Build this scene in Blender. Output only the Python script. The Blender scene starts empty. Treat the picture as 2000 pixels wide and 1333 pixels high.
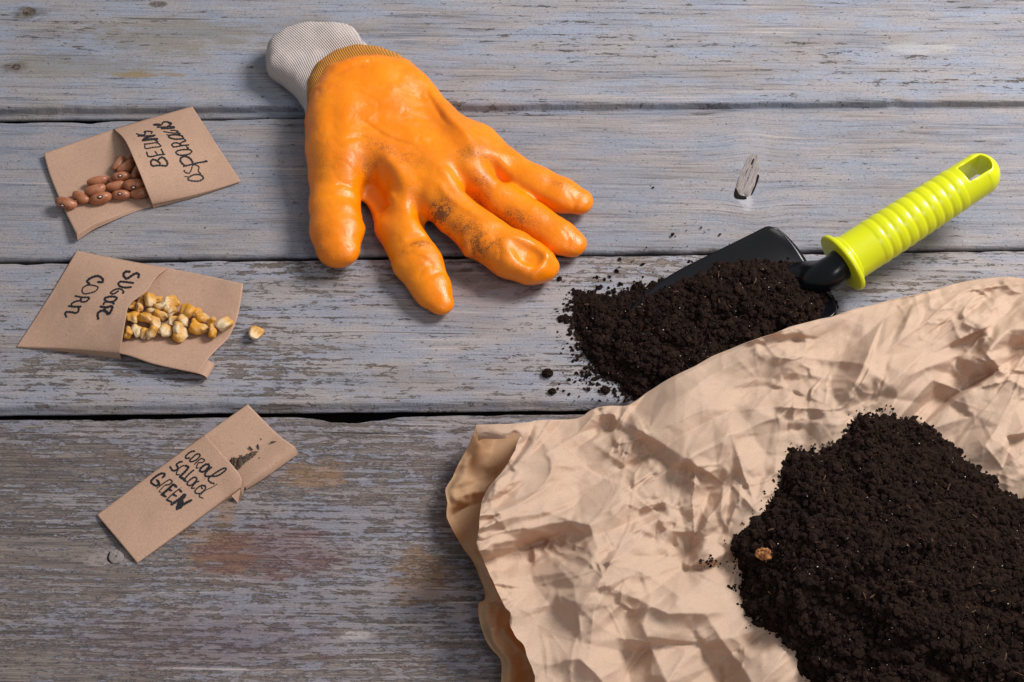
import bpy, math, random
import numpy as np
from mathutils import Vector, Matrix
from mathutils.bvhtree import BVHTree
from mathutils.geometry import delaunay_2d_cdt

# ------------------------------------------------------------------ camera, light, exposure
SC = bpy.context.scene
COL = SC.collection
TH = math.radians(55.0); DIST = 1.25; LENS = 70.0
FPX = LENS / 36.0 * 2000.0
CAM = np.array([0.0, -DIST * math.cos(TH), DIST * math.sin(TH)])
cd = bpy.data.cameras.new('camera'); cam = bpy.data.objects.new('camera', cd); COL.objects.link(cam)
cam.location = CAM; cam.rotation_euler = (math.radians(90) - TH, 0, 0)
cd.lens = LENS; cd.sensor_width = 36; cd.clip_start = 0.01; cd.clip_end = 50
SC.camera = cam
W = bpy.data.worlds.new('World'); SC.world = W; W.use_nodes = True
W.node_tree.nodes['Background'].inputs[0].default_value = (0.86, 0.92, 1.0, 1)
W.node_tree.nodes['Background'].inputs[1].default_value = 0.31
SC.view_settings.view_transform = 'Standard'
SC.view_settings.look = 'None'
SC.view_settings.exposure = 0.0
SC.view_settings.gamma = 1.0
SC.view_settings.use_curve_mapping = False


def area(name, loc, target, size, power, col=(1, 1, 1), size_y=None):
    l = bpy.data.lights.new(name, 'AREA'); l.energy = power; l.size = size; l.color = col
    if size_y: l.shape = 'RECTANGLE'; l.size_y = size_y
    o = bpy.data.objects.new(name, l); COL.objects.link(o)
    o.location = loc
    o.rotation_euler = (Vector(target) - Vector(loc)).to_track_quat('-Z', 'Y').to_euler()
    return o


area('key_softbox', (1.02, 0.52, 1.18), (0.05, 0, 0), 0.55, 34, (1.0, 0.975, 0.95))
area('front_softbox', (0.55, -0.75, 1.15), (0, 0, 0), 0.35, 3.0, (1.0, 0.98, 0.96))
SC.cycles.max_bounces = 8
SC.cycles.use_denoising = True


def at(px, py, z=0.0):
    px = np.asarray(px, float); py = np.asarray(py, float); z = np.asarray(z, float)
    a = (px - 1000.0) / FPX; b = (666.5 - py) / FPX
    dx = a; dy = math.cos(TH) + b * math.sin(TH); dz = -math.sin(TH) + b * math.cos(TH)
    t = (z - CAM[2]) / dz
    return np.stack([CAM[0] + t * dx, CAM[1] + t * dy, CAM[2] + t * dz], -1)


def topx(p):
    p = np.asarray(p, float); d = p - CAM
    f = d[..., 1] * math.cos(TH) - d[..., 2] * math.sin(TH)
    u = d[..., 1] * math.sin(TH) + d[..., 2] * math.cos(TH)
    return 1000 + FPX * d[..., 0] / f, 666.5 - FPX * u / f


# ------------------------------------------------------------------ object helpers
def tag(o, label=None, cat=None, group=None, kind=None):
    if label: o['label'] = label
    if cat: o['category'] = cat
    if group: o['group'] = group
    if kind: o['kind'] = kind
    return o


def empty(name, loc):
    o = bpy.data.objects.new(name, None); COL.objects.link(o); o.location = Vector([float(q) for q in loc])
    o.empty_display_size = 0.02
    return o


def mesh(name, V, F, mats, parent=None, smooth=True, origin=None, matidx=None):
    V = np.asarray(V, float)
    if parent is not None and origin is None:
        origin = tuple(parent_world(parent))
    if origin is None: origin = (0, 0, 0)
    V = V - np.asarray(origin, float)
    me = bpy.data.meshes.new(name)
    ragged = len(set(len(f) for f in F)) > 1 if not isinstance(F, np.ndarray) else False
    if not ragged: F = np.asarray(F)
    if not ragged and F.ndim == 2:
        n, k = F.shape
        me.vertices.add(len(V)); me.vertices.foreach_set('co', V.ravel())
        me.loops.add(n * k); me.loops.foreach_set('vertex_index', F.ravel().astype(np.int32))
        me.polygons.add(n); me.polygons.foreach_set('loop_start', np.arange(0, n * k, k, dtype=np.int32))
        me.update(calc_edges=True)
    else:
        me.from_pydata([tuple(v) for v in V], [], [list(f) for f in F])
    if not isinstance(mats, (list, tuple)): mats = [mats]
    for m in mats: me.materials.append(m)
    if matidx is not None: me.polygons.foreach_set('material_index', np.asarray(matidx, np.int32))
    me.polygons.foreach_set('use_smooth', np.full(len(me.polygons), smooth))
    me.validate(); me.update()
    o = bpy.data.objects.new(name, me); COL.objects.link(o)
    if parent is not None: o.parent = parent
    else: o.location = Vector([float(q) for q in origin])
    return o


def parent_world(p):
    v = Vector((0, 0, 0))
    while p is not None:
        v = v + p.location; p = p.parent
    return v


def gridfaces(nu, nv, off=0):
    i = np.arange(nu - 1)[:, None] * nv + np.arange(nv - 1)[None, :]
    i = i.ravel() + off
    return np.stack([i, i + nv, i + nv + 1, i + 1], -1)


def resample(pts, n, smooth=True):
    P = np.asarray(pts, float)
    if smooth and len(P) > 2:
        Q = np.vstack([2 * P[0] - P[1], P, 2 * P[-1] - P[-2]]); out = []
        for i in range(1, len(Q) - 2):
            for t in np.linspace(0, 1, 12, endpoint=False):
                a, b, c, d = Q[i - 1], Q[i], Q[i + 1], Q[i + 2]
                out.append(.5 * ((2 * b) + (c - a) * t + (2 * a - 5 * b + 4 * c - d) * t * t + (-a + 3 * b - 3 * c + d) * t ** 3))
        out.append(P[-1]); P = np.array(out)
    L = np.r_[0, np.cumsum(np.linalg.norm(np.diff(P[:, :2], axis=0), axis=1))]
    s = np.linspace(0, L[-1], n)
    return np.stack([np.interp(s, L, P[:, k]) for k in range(P.shape[1])], -1)


def sstep(a, b, x):
    t = np.clip((x - a) / (b - a), 0, 1)
    return t * t * (3 - 2 * t)


_lat = {}


def vnoise(x, y, seed=0):
    if seed not in _lat: _lat[seed] = np.random.RandomState(seed).rand(256, 256)
    L = _lat[seed]
    xi = np.floor(x).astype(int); yi = np.floor(y).astype(int)
    fx = x - xi; fy = y - yi; fx = fx * fx * (3 - 2 * fx); fy = fy * fy * (3 - 2 * fy)
    a = L[xi & 255, yi & 255]; b = L[(xi + 1) & 255, yi & 255]; c = L[xi & 255, (yi + 1) & 255]; d = L[(xi + 1) & 255, (yi + 1) & 255]
    return (a * (1 - fx) + b * fx) * (1 - fy) + (c * (1 - fx) + d * fx) * fy


def fbm(x, y, seed=0, octv=4, g=.5):
    s = 0; a = 1; t = 0
    for k in range(octv):
        s = s + a * (vnoise(x * 2 ** k + 17.3 * k, y * 2 ** k + 5.1 * k, seed + k) - .5); t += a; a *= g
    return s / t


def poly_sd(px, py, poly):
    """signed distance to polygon, negative inside"""
    P = np.asarray(poly, float); n = len(P)
    d = np.full(px.shape, 1e9); ins = np.zeros(px.shape, bool)
    for i in range(n):
        a = P[i]; b = P[(i + 1) % n]; e = b - a
        wx = px - a[0]; wy = py - a[1]
        t = np.clip((wx * e[0] + wy * e[1]) / (e @ e + 1e-18), 0, 1)
        d = np.minimum(d, (wx - e[0] * t) ** 2 + (wy - e[1] * t) ** 2)
        c = ((a[1] <= py) & (b[1] > py)) | ((b[1] <= py) & (a[1] > py))
        with np.errstate(divide='ignore', invalid='ignore'):
            xi = a[0] + (py - a[1]) * e[0] / (e[1] if abs(e[1]) > 1e-12 else 1e-12)
        ins ^= c & (px < xi)
    d = np.sqrt(d)
    return np.where(ins, -d, d)


def line_dist(px, py, L):
    P = np.asarray(L, float); d = np.full(np.shape(px), 1e9); tt = np.zeros(np.shape(px))
    for i in range(len(P) - 1):
        a = P[i]; e = P[i + 1] - a
        t = np.clip(((px - a[0]) * e[0] + (py - a[1]) * e[1]) / (e @ e), 0, 1)
        q = (px - a[0] - e[0] * t) ** 2 + (py - a[1] - e[1] * t) ** 2
        tt = np.where(q < d, (i + t) / (len(P) - 1), tt); d = np.minimum(d, q)
    return np.sqrt(d), tt


def surface_nets(S, org, h):
    """naive surface nets on a signed distance grid (negative inside)"""
    nx, ny, nz = S.shape; ins = S < 0
    cnt = np.zeros((nx - 1, ny - 1, nz - 1)); acc = np.zeros((nx - 1, ny - 1, nz - 1, 3))

    def sl(o): return tuple(slice(o[k], S.shape[k] - 1 + o[k]) for k in range(3))
    corners = [(i, j, k) for i in (0, 1) for j in (0, 1) for k in (0, 1)]
    for ax in range(3):
        for c in corners:
            if c[ax]: continue
            c2 = list(c); c2[ax] = 1
            a = S[sl(c)]; b = S[sl(c2)]
            m = (a < 0) != (b < 0)
            t = np.where(m, a / np.where(m, a - b, 1), 0)
            cnt += m
            for k in range(3):
                acc[..., k] += np.where(m, c[k] + (t if k == ax else 0), 0)
    act = cnt > 0; idx = -np.ones(act.shape, int); idx[act] = np.arange(act.sum())
    ii = np.argwhere(act)
    V = (ii + acc[act] / cnt[act][:, None]) * h + np.asarray(org)
    F = []
    for ax in range(3):
        o1, o2 = [(1, 2), (2, 0), (0, 1)][ax]
        s0 = [slice(1, -1)] * 3; s0[ax] = slice(0, -1)
        s1 = [slice(1, -1)] * 3; s1[ax] = slice(1, None)
        a = ins[tuple(s0)]; b = ins[tuple(s1)]
        e = np.argwhere(a != b); flip = a[a != b]
        base = e.copy(); base[:, o1] += 1; base[:, o2] += 1

        def g(d1, d2):
            q = base.copy(); q[:, o1] += d1; q[:, o2] += d2
            return idx[q[:, 0], q[:, 1], q[:, 2]]
        f = np.stack([g(-1, -1), g(0, -1), g(0, 0), g(-1, 0)], -1)
        f[~flip] = f[~flip][:, ::-1]
        F.append(f[(f >= 0).all(1)])
    return V, np.vstack(F)


def smin(a, b, k):
    h = np.clip(.5 + .5 * (b - a) / k, 0, 1)
    return b * (1 - h) + a * h - k * h * (1 - h)


def smooth_mesh(V, F, it=2, lam=.5):
    V = V.copy(); E = np.vstack([F[:, [0, 1]], F[:, [1, 2]], F[:, [2, 3]], F[:, [3, 0]]])
    deg = np.bincount(E.ravel(), minlength=len(V)).astype(float)
    for _ in range(it):
        A = np.zeros_like(V)
        for k in range(3):
            A[:, k] = np.bincount(E[:, 0], V[E[:, 1], k], len(V)) + np.bincount(E[:, 1], V[E[:, 0], k], len(V))
        V += lam * (A / deg[:, None] - V)
    return V


# ------------------------------------------------------------------ material helpers
class NB:
    def __init__(s, name):
        s.m = bpy.data.materials.new(name); s.m.use_nodes = True
        s.t = s.m.node_tree; s.t.nodes.clear()
        s.out = s.t.nodes.new('ShaderNodeOutputMaterial')

    def n(s, ty, **kw):
        q = s.t.nodes.new(ty)
        for k, v in kw.items(): setattr(q, k, v)
        return q

    def put(s, sock, v):
        if isinstance(v, bpy.types.NodeSocket): s.t.links.new(v, sock)
        elif isinstance(v, (tuple, list)):
            sock.default_value = tuple(v) + ((1,) if len(v) == 3 and len(sock.default_value) == 4 else ())
        else: sock.default_value = v

    def math(s, op, a, b=0.0, clamp=False):
        q = s.n('ShaderNodeMath', operation=op, use_clamp=clamp); s.put(q.inputs[0], a); s.put(q.inputs[1], b)
        return q.outputs[0]

    def add(s, a, b): return s.math('ADD', a, b)
    def mul(s, a, b): return s.math('MULTIPLY', a, b)
    def sub(s, a, b): return s.math('SUBTRACT', a, b)

    def co(s): return s.n('ShaderNodeTexCoord').outputs['Object']
    def gen(s): return s.n('ShaderNodeTexCoord').outputs['Generated']

    def xyz(s, x, y, z=0.0):
        q = s.n('ShaderNodeCombineXYZ')
        for i, v in enumerate((x, y, z)): s.put(q.inputs[i], v)
        return q.outputs[0]

    def sep(s, v):
        q = s.n('ShaderNodeSeparateXYZ'); s.put(q.inputs[0], v); return q.outputs

    def noise(s, v, scale=1.0, detail=2.0, rough=.5, dist=0.0, col=False):
        q = s.n('ShaderNodeTexNoise'); s.put(q.inputs['Vector'], v); s.put(q.inputs['Scale'], scale)
        s.put(q.inputs['Detail'], detail); s.put(q.inputs['Roughness'], rough); s.put(q.inputs['Distortion'], dist)
        return q.outputs['Color' if col else 'Fac']

    def ss(s, x, a, b, lo=0.0, hi=1.0):
        q = s.n('ShaderNodeMapRange', interpolation_type='SMOOTHSTEP')
        s.put(q.inputs[0], x)
        if isinstance(a, (int, float)) and isinstance(b, (int, float)) and a > b: a, b, lo, hi = b, a, hi, lo
        for i, v in ((1, a), (2, b), (3, lo), (4, hi)): s.put(q.inputs[i], v)
        return q.outputs[0]

    def ramp(s, f, stops):
        q = s.n('ShaderNodeValToRGB'); s.put(q.inputs[0], f); e = q.color_ramp.elements
        while len(e) < len(stops): e.new(.5)
        for i, (p, c) in enumerate(stops): e[i].position = p; e[i].color = tuple(c) + (1,)
        return q.outputs[0]

    def mix(s, f, a, b, mode='MIX'):
        q = s.n('ShaderNodeMix', data_type='RGBA', blend_type=mode); s.put(q.inputs[0], f)
        s.put(q.inputs[6], a); s.put(q.inputs[7], b)
        return q.outputs[2]

    def bump(s, h, strength=.5, dist=.001, normal=None):
        q = s.n('ShaderNodeBump'); s.put(q.inputs['Height'], h); q.inputs['Strength'].default_value = strength
        q.inputs['Distance'].default_value = dist
        if normal is not None: s.put(q.inputs['Normal'], normal)
        return q.outputs[0]

    def bsdf(s, col, rough=.6, spec=.5, normal=None, **kw):
        q = s.n('ShaderNodeBsdfPrincipled'); s.put(q.inputs['Base Color'], col); s.put(q.inputs['Roughness'], rough)
        s.put(q.inputs['Specular IOR Level'], spec)
        if normal is not None: s.put(q.inputs['Normal'], normal)
        for k, v in kw.items(): s.put(q.inputs[k], v)
        return q.outputs[0]

    def done(s, sh):
        s.t.links.new(sh, s.out.inputs[0]); return s.m


# ------------------------------------------------------------------ the table top
def wood_mat(name, seed, paintA, paintB, woodD, woodL, cover, streak, knots=(), stains=(), soft=.014):
    b = NB(name); X = b.sep(b.co())
    x, y = X[0], X[1]
    y = b.add(y, b.mul(x, 0.013))
    # grain bends round the knots
    kmask = None
    for (kx, ky, rx, ry, deep) in knots:
        p = at(kx, ky); dx = b.mul(b.sub(x, float(p[0])), 1 / (rx * 4.0)); dy = b.mul(b.sub(X[1], float(p[1])), 1 / (ry * 3.0))
        d2 = b.add(b.mul(dx, dx), b.mul(dy, dy))
        g = b.math('EXPONENT', b.mul(d2, -1.0))
        y = b.sub(y, b.mul(b.mul(g, dy), ry * .7))
        r = b.math('SQRT', b.add(b.math('POWER', b.math('ABSOLUTE', b.mul(b.sub(x, float(p[0])), 1 / rx)), 2.0),
                                 b.math('POWER', b.math('ABSOLUTE', b.mul(b.sub(X[1], float(p[1])), 1 / ry)), 2.0)))
        r = b.add(r, b.mul(b.sub(b.noise(b.co(), 350, 3), .5), .5))
        m = b.mul(b.ss(r, .75, 1.15, 1, 0), deep)
        kmask = m if kmask is None else b.math('MAXIMUM', kmask, m)
    wav = b.mul(b.sub(b.noise(b.xyz(b.mul(x, 5), b.mul(y, 14), seed), 1, 2), .5), .006)
    y = b.add(y, wav)
    sd = float(seed)
    g0 = b.noise(b.xyz(b.mul(x, 2.5), b.mul(y, 60), sd), 1, 3)
    g1 = b.noise(b.xyz(b.mul(x, 16), b.mul(y, 430), sd + 3), 1, 4, .6)
    g2 = b.noise(b.xyz(b.mul(x, 34), b.mul(y, 1150), sd + 7), 1, 3, .6)
    fl = b.noise(b.xyz(b.mul(x, 85), b.mul(y, 290), sd + 11), 1, 8, .70, .25)
    fl2 = b.noise(b.xyz(b.mul(x, 330), b.mul(y, 800), sd + 12), 1, 4, .65)
    iso = b.noise(b.xyz(b.mul(x, 620), b.mul(y, 900), sd + 13), 1, 3, .7)
    big = b.noise(b.xyz(b.mul(x, 5), b.mul(y, 19), sd + 15), 1, 3, .55)
    hue = b.noise(b.xyz(b.mul(x, 22), b.mul(y, 75), sd + 19), 1, 5, .6)
    # bare wood
    wv = b.add(b.mul(g1, .55), b.add(b.mul(g2, .3), b.mul(g0, .25)))
    wood = b.mix(b.ss(wv, .40, .72), woodD, woodL)
    wood = b.mix(b.ss(hue, .5, .68), wood, b.mix(.55, wood, (.16, .105, .08)))
    # paint
    paint = b.mix(b.ss(hue, .38, .62), paintA, paintB)
    pl = b.add(b.mul(g1, .5), b.mul(g2, .5))
    paint = b.mix(b.ss(pl, .50, .36, 0, .55), paint, (.085, .08, .095))
    paint = b.mix(b.ss(pl, .56, .70, 0, .55), paint, (.46, .41, .42))
    paint = b.mix(b.ss(fl2, .60, .74, 0, .6), paint, (.44, .44, .50))
    paint = b.mix(b.ss(iso, .46, .30, 0, .55), paint, (.10, .095, .11))
    paint = b.mix(b.ss(iso, .58, .74, 0, .4), paint, (.42, .41, .46))
    mval = b.add(b.add(b.mul(fl, .62), b.mul(fl2, .16)), b.add(b.mul(b.sub(big, .5), streak), b.mul(g1, .30)))
    cov = b.ss(mval, cover - soft, cover + soft)
    cov = b.math('MINIMUM', cov, 1.0)
    col = b.mix(cov, wood, paint)
    # dark rim at flake edges
    rim = b.mul(b.ss(mval, cover - .035, cover - .008), b.ss(mval, cover - .002, cover + .004, 1, 0))
    col = b.mix(b.mul(rim, .4), col, (.04, .032, .03))
    # worn half bare veil
    veil = b.ss(b.noise(b.xyz(b.mul(x, 9), b.mul(y, 40), sd + 23), 1, 5, .6), .48, .66)
    col = b.mix(b.mul(veil, .40), col, b.mix(b.ss(wv, .40, .7), woodD, woodL))
    lt = b.noise(b.xyz(b.mul(x, 9), b.mul(y, 620), sd + 51), 1, 3, .5)
    col = b.mix(b.mul(b.ss(lt, .62, .70), b.ss(big, .40, .58, .15, .6)), col, (.50, .42, .385))
    # cracks along the grain
    ck = b.noise(b.xyz(b.mul(x, 7), b.mul(y, 300), sd + 31), 1, 2, .5)
    ckm = b.mul(b.ss(ck, .275, .225), 1.0)
    col = b.mix(b.mul(ckm, .7), col, (.022, .018, .018))
    sp = b.noise(b.xyz(b.mul(x, 300), b.mul(y, 620), sd + 41), 1, 3, .6)
    spm = b.ss(sp, .665, .71)
    col = b.mix(b.mul(spm, .7), col, (.03, .025, .025))
    for (sx, sy, rx, ry, c, k) in stains:
        p = at(sx, sy)
        dx = b.mul(b.sub(x, float(p[0])), 1 / rx); dy = b.mul(b.sub(X[1], float(p[1])), 1 / ry)
        d = b.add(b.add(b.mul(dx, dx), b.mul(dy, dy)), b.mul(b.sub(b.noise(b.xyz(b.mul(x, 60), b.mul(y, 190), sx * .01), 1, 5, .65), .5), 4.5))
        col = b.mix(b.mul(b.ss(d, 1.25, .1), k), col, c)
    hgt = b.add(b.add(b.mul(cov, .6), b.mul(g1, .7)), b.add(b.add(b.mul(g2, .6), b.mul(iso, .6)), b.sub(b.mul(ckm, -1.3), b.mul(spm, .5))))
    if kmask is not None:
        kc = b.mix(b.ss(b.noise(b.xyz(b.mul(x, 400), b.mul(y, 400)), 1, 4), .35, .65), (.05, .035, .03), (.17, .125, .10))
        col = b.mix(kmask, col, kc)
        hgt = b.sub(hgt, b.mul(kmask, .8))
    nrm = b.bump(hgt, .9, .0008)
    return b.done(b.bsdf(col, .72, .28, nrm))


def knotr(mm): return mm / 1000.0


PK = dict(
    top=wood_mat('weathered_paint_top', 1.3, (.275, .295, .36), (.31, .285, .29), (.075, .058, .05), (.29, .235, .195), .435, .30,
                 knots=[(55, 24, .0050, .0042, .95), (30, 131, .0035, .0032, .95), (308, 9, .007, .003, .8)],
                 stains=[(60, 26, .014, .006, (.10, .075, .05), .7), (32, 132, .010, .006, (.10, .075, .05), .7), (330, 70, .07, .02, (.20, .17, .13), .55), (150, 130, .06, .012, (.22, .19, .15), .5), (285, 145, .028, .0035, (.26, .19, .11), .9), (1800, 95, .03, .006, (.46, .44, .43), .45)]),
    second=wood_mat('weathered_paint_second', 21.7, (.24, .25, .295), (.30, .27, .275), (.10, .08, .07), (.33, .275, .25), .40, .20,
                    knots=[(1465, 345, .0042, .013, .0)],
                    stains=[(1470, 300, .012, .026, (.33, .32, .35), .4), (1458, 396, .005, .008, (.44, .42, .44), .7)]),
    third=wood_mat('weathered_paint_third', 47.1, (.27, .27, .315), (.325, .285, .28), (.10, .078, .07), (.28, .23, .20), .485, .36,
                   knots=[(1030, 572, .009, .006, .25)],
                   stains=[(960, 560, .035, .014, (.33, .26, .26), .8), (1150, 620, .06, .02, (.36, .31, .29), .6), (880, 545, .05, .01, (.11, .085, .06), .5)]),
    fourth=wood_mat('bare_worn_fourth', 73.9, (.215, .205, .24), (.245, .21, .212), (.085, .068, .063), (.27, .22, .20), .545, .36,
                    knots=[(226, 1089, .0048, .0042, .9)],
                    stains=[(218, 1090, .016, .007, (.30, .25, .235), .8), (425, 1075, .022, .020, (.28, .14, .06), .5), (440, 985, .008, .012, (.28, .15, .07), .5),
                            (610, 930, .022, .012, (.28, .15, .07), .55), (530, 1080, .05, .02, (.14, .045, .05), .4),
                            (820, 1130, .02, .02, (.27, .15, .07), .5), (700, 1240, .012, .004, (.48, .42, .40), .5),
                            (1050, 830, .02, .008, (.26, .28, .35), .5), (400, 1250, .08, .02, (.12, .07, .085), .4)], soft=.03),
)


def edge_line(a, b): return at(*a), at(*b)


table = empty('wooden_tabletop', (0, 0, 0)); tag(table, kind='structure')
XS = np.linspace(-.52, .52, 900)


def plank(mat, up, lo, seed, z0, lip, lowz=-.018, chips=1.0, bite=None):
    """up / lo: two image points each for the far and near edge"""
    def yl(pq):
        a, b = at(*pq[0]), at(*pq[1]); return a[1] + (XS - a[0]) * (b[1] - a[1]) / (b[0] - a[0])
    yu, yo = yl(up), yl(lo)
    nz = lambda f, s, k=3: fbm(XS * f, XS * 0 + s, seed + int(s * 10), k)
    ju = nz(60, 1.1) * .0018 * chips + np.minimum(0, fbm(XS * 45, XS * 0, seed + 5, 4) + .12) * .006 * chips
    jl = nz(60, 2.1) * .0018 * chips - np.minimum(0, fbm(XS * 45, XS * 0 + 9, seed + 9, 4) + .12) * .006 * chips
    if bite is not None:
        bx = at(bite[0], bite[1])[0]; ju = ju - bite[2] * np.exp(-((XS - bx) / bite[3]) ** 2)
    rows = []
    # near edge going up, then across, then far edge going down
    for oy, oz, w in lip:
        rows.append((yo + oy + jl * w, np.full_like(XS, z0 + oz)))
    T = np.linspace(0, 1, 60)
    ya = yo + lip[-1][0] + jl; yb = yu - .0016 + ju
    for t in T[1:-1]:
        yy = ya * (1 - t) + yb * t
        zz = z0 + .0006 * fbm(XS * 9, yy * 60, seed + 31, 3) + .0003 * np.sin(t * 3.14)
        rows.append((yy, zz))
    for oy, oz in ((-.0016, 0), (-.0006, -.0005), (-.0001, -.0015), (0, -.004), (0, lowz)):
        rows.append((yu + oy + ju, np.full_like(XS, z0 + oz)))
    V = np.stack([np.stack([XS, r[0], r[1] + (0.0002 * fbm(XS * 200, r[0] * 300, seed + 3, 2))], -1) for r in rows], 0)
    F = gridfaces(len(rows), len(XS))[:, ::-1]
    return mesh('plank', V.reshape(-1, 3), F, mat, table)


SLIP = [(.009, -.018, .6), (.007, -.0040, .8), (0, -.0036, .8), (.0003, -.0018, 1), (.001, -.0006, 1), (.0022, 0, 1)]
LEDGE = [(.006, -.018, .4), (.005, -.0095, .4), (-.0045, -.009, .4), (-.0045, -.0072, .4), (-.0035, -.0062, .5), (-.0008, -.0058, .6), (-.0004, -.005, .8), (0, -.002, 1), (.0008, -.0006, 1), (.002, 0, 1)]
LEDGE2 = [(.009, -.018, .4), (.008, -.0066, .4), (-.002, -.0062, .4), (-.002, -.0050, .4), (-.001, -.0045, .7), (0, -.003, 1), (.001, -.0008, 1), (.0025, 0, 1)]
plank(PK['top'], ((0, -330), (2000, -360)), ((0, 212), (2000, 196)), 100, 0.0, LEDGE)
plank(PK['second'], ((0, 238), (2000, 209)), ((0, 506), (2000, 482)), 120, -.0006, SLIP)
plank(PK['third'], ((0, 515), (2000, 489)), ((0, 797), (2000, 780)), 140, 0.0, LEDGE2)
plank(PK['fourth'], ((0, 818), (2000, 800)), ((0, 1460), (2000, 1450)), 160, -.0003, SLIP, bite=(690, 820, .0045, .022))
b = NB('gap_shade_black')
under = b.done(b.bsdf((.008, .006, .006), .9, .05))
V = [(-.6, -.5, -.0185), (.6, -.5, -.0185), (.6, .75, -.0185), (-.6, .75, -.0185)]
mesh('gap_light_blocker', V, [[0, 1, 2, 3]], under, table)  # added black sheet: stops world light and stands in for gap shade

# the loose knot in the second plank, raised from its socket
b = NB('knot_wood'); X = b.sep(b.co())
rot = b.add(b.mul(X[0], .95), b.mul(X[1], -.30))
al = b.add(b.mul(X[0], .30), b.mul(X[1], .95))
kg = b.noise(b.xyz(b.mul(rot, 1500), b.mul(al, 130), 3), 1, 4, .6)
kcol = b.mix(b.ss(kg, .35, .7), (.19, .16, .155), (.35, .30, .285))
kcol = b.mix(b.ss(b.noise(b.xyz(b.mul(rot, 500), b.mul(al, 40), 8), 1, 1), .34, .29), kcol, (.02, .015, .012))
knotm = b.done(b.bsdf(kcol, .8, .2, b.bump(kg, .7, .0006)))
b = NB('dark_socket'); sockm = b.done(b.bsdf((.012, .009, .008), .9, .1))


def flat_lens(name, pts, z0, h, mat, parent):
    P = np.array(pts, float); c = P.mean(0); n = 10
    P = resample(np.vstack([P, P[:1]]), 60)[:-1]
    rings = []
    for t, zz in ((1.0, 0), (.94, .6), (.8, .9), (.5, 1.0), (.1, 1.0)):
        q = c + (P - c) * t; rings.append(at(q[:, 0], q[:, 1], z0 + h * zz))
    V = np.array(rings); m = 60; F = []
    for i in range(len(rings) - 1):
        for j in range(m): F.append((i * m + j, i * m + (j + 1) % m, (i + 1) * m + (j + 1) % m, (i + 1) * m + j))
    return mesh(name, V.reshape(-1, 3), F, mat, parent)


kw = flat_lens('knot', [(1475, 298), (1462, 305), (1452, 325), (1441, 350), (1436, 370), (1438, 382), (1447, 385), (1453, 378), (1456, 386), (1465, 383), (1474, 365), (1483, 335), (1486, 310)], -.0006, .0008, knotm, table)
flat_lens('knot_gap', [(1437, 366), (1434, 378), (1436, 386), (1446, 389), (1458, 389), (1456, 384), (1447, 382), (1440, 376)], -.0001, .00055, sockm, table)
flat_lens('knot_gap', [(1480, 340), (1476, 358), (1470, 372), (1467, 382), (1471, 377), (1478, 361), (1483, 345)], -.0001, .00055, sockm, table)
flat_lens('knot_gap', [(1471, 310), (1467, 320), (1469, 322), (1473, 312)], -.0001, .00085, sockm, table)

flat_lens('knot_gap', [(211, 1082), (215, 1077), (216, 1084), (213, 1094), (218, 1101), (212, 1097), (209, 1090)], -.0002, .0008, sockm, table)
flat_lens('knot', [(214, 1078), (226, 1073), (238, 1077), (243, 1087), (236, 1099), (220, 1102), (210, 1091)], -.0004, .0013, knotm, table)

# ------------------------------------------------------------------ paper
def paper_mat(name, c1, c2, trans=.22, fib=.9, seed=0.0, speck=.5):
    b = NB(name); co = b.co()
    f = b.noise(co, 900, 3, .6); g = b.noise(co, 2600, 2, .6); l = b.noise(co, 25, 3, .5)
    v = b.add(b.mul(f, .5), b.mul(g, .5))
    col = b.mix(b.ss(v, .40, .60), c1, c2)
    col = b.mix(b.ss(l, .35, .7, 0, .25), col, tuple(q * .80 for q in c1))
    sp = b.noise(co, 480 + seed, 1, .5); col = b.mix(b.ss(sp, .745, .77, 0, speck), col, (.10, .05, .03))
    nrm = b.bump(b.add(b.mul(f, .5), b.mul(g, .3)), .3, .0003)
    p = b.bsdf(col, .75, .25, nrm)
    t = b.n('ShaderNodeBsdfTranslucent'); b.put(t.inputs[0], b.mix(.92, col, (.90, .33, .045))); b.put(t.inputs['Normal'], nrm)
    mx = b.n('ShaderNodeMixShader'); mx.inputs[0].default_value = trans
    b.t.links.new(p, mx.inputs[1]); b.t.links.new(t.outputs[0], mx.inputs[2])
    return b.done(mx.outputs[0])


KRAFT = paper_mat('kraft_packet_paper', (.46, .28, .192), (.56, .36, .255), .10)
BAGP = paper_mat('crumpled_kraft_paper', (.55, .385, .28), (.62, .445, .33), .17, speck=.2)
b = NB('black_marker'); INK = b.done(b.bsdf((.012, .011, .014), .5, .4))


def coons(u0, u1, v0, v1, nu, nv):
    """boundary curves in px: u0 = curve at u=0 (runs along v), u1 at u=1, v0 at v=0 (runs along u), v1"""
    A = resample(u0, nv); B = resample(u1, nv); C = resample(v0, nu); D = resample(v1, nu)
    u = np.linspace(0, 1, nu)[:, None, None]; v = np.linspace(0, 1, nv)[None, :, None]
    P = (1 - u) * A[None] + u * B[None] + (1 - v) * C[:, None] + v * D[:, None]
    P = P - ((1 - u) * (1 - v) * A[0] + (1 - u) * v * A[-1] + u * (1 - v) * B[0] + u * v * B[-1])
    return P, u[..., 0], v[..., 0]


def sheet(name, P, Z, mat, parent, flip=False, thick=.00025):
    V = at(P[..., 0], P[..., 1], Z).reshape(-1, 3)
    F = gridfaces(P.shape[0], P.shape[1])
    q = F[len(F) // 2]; nz_ = np.cross(V[q[1]] - V[q[0]], V[q[3]] - V[q[0]])[2]
    if nz_ < 0: F = F[:, ::-1]
    o = mesh(name, V, F, mat, parent)
    if thick:
        m = o.modifiers.new('Solidify', 'SOLIDIFY'); m.thickness = thick; m.offset = -1
    return o, V, F


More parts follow.
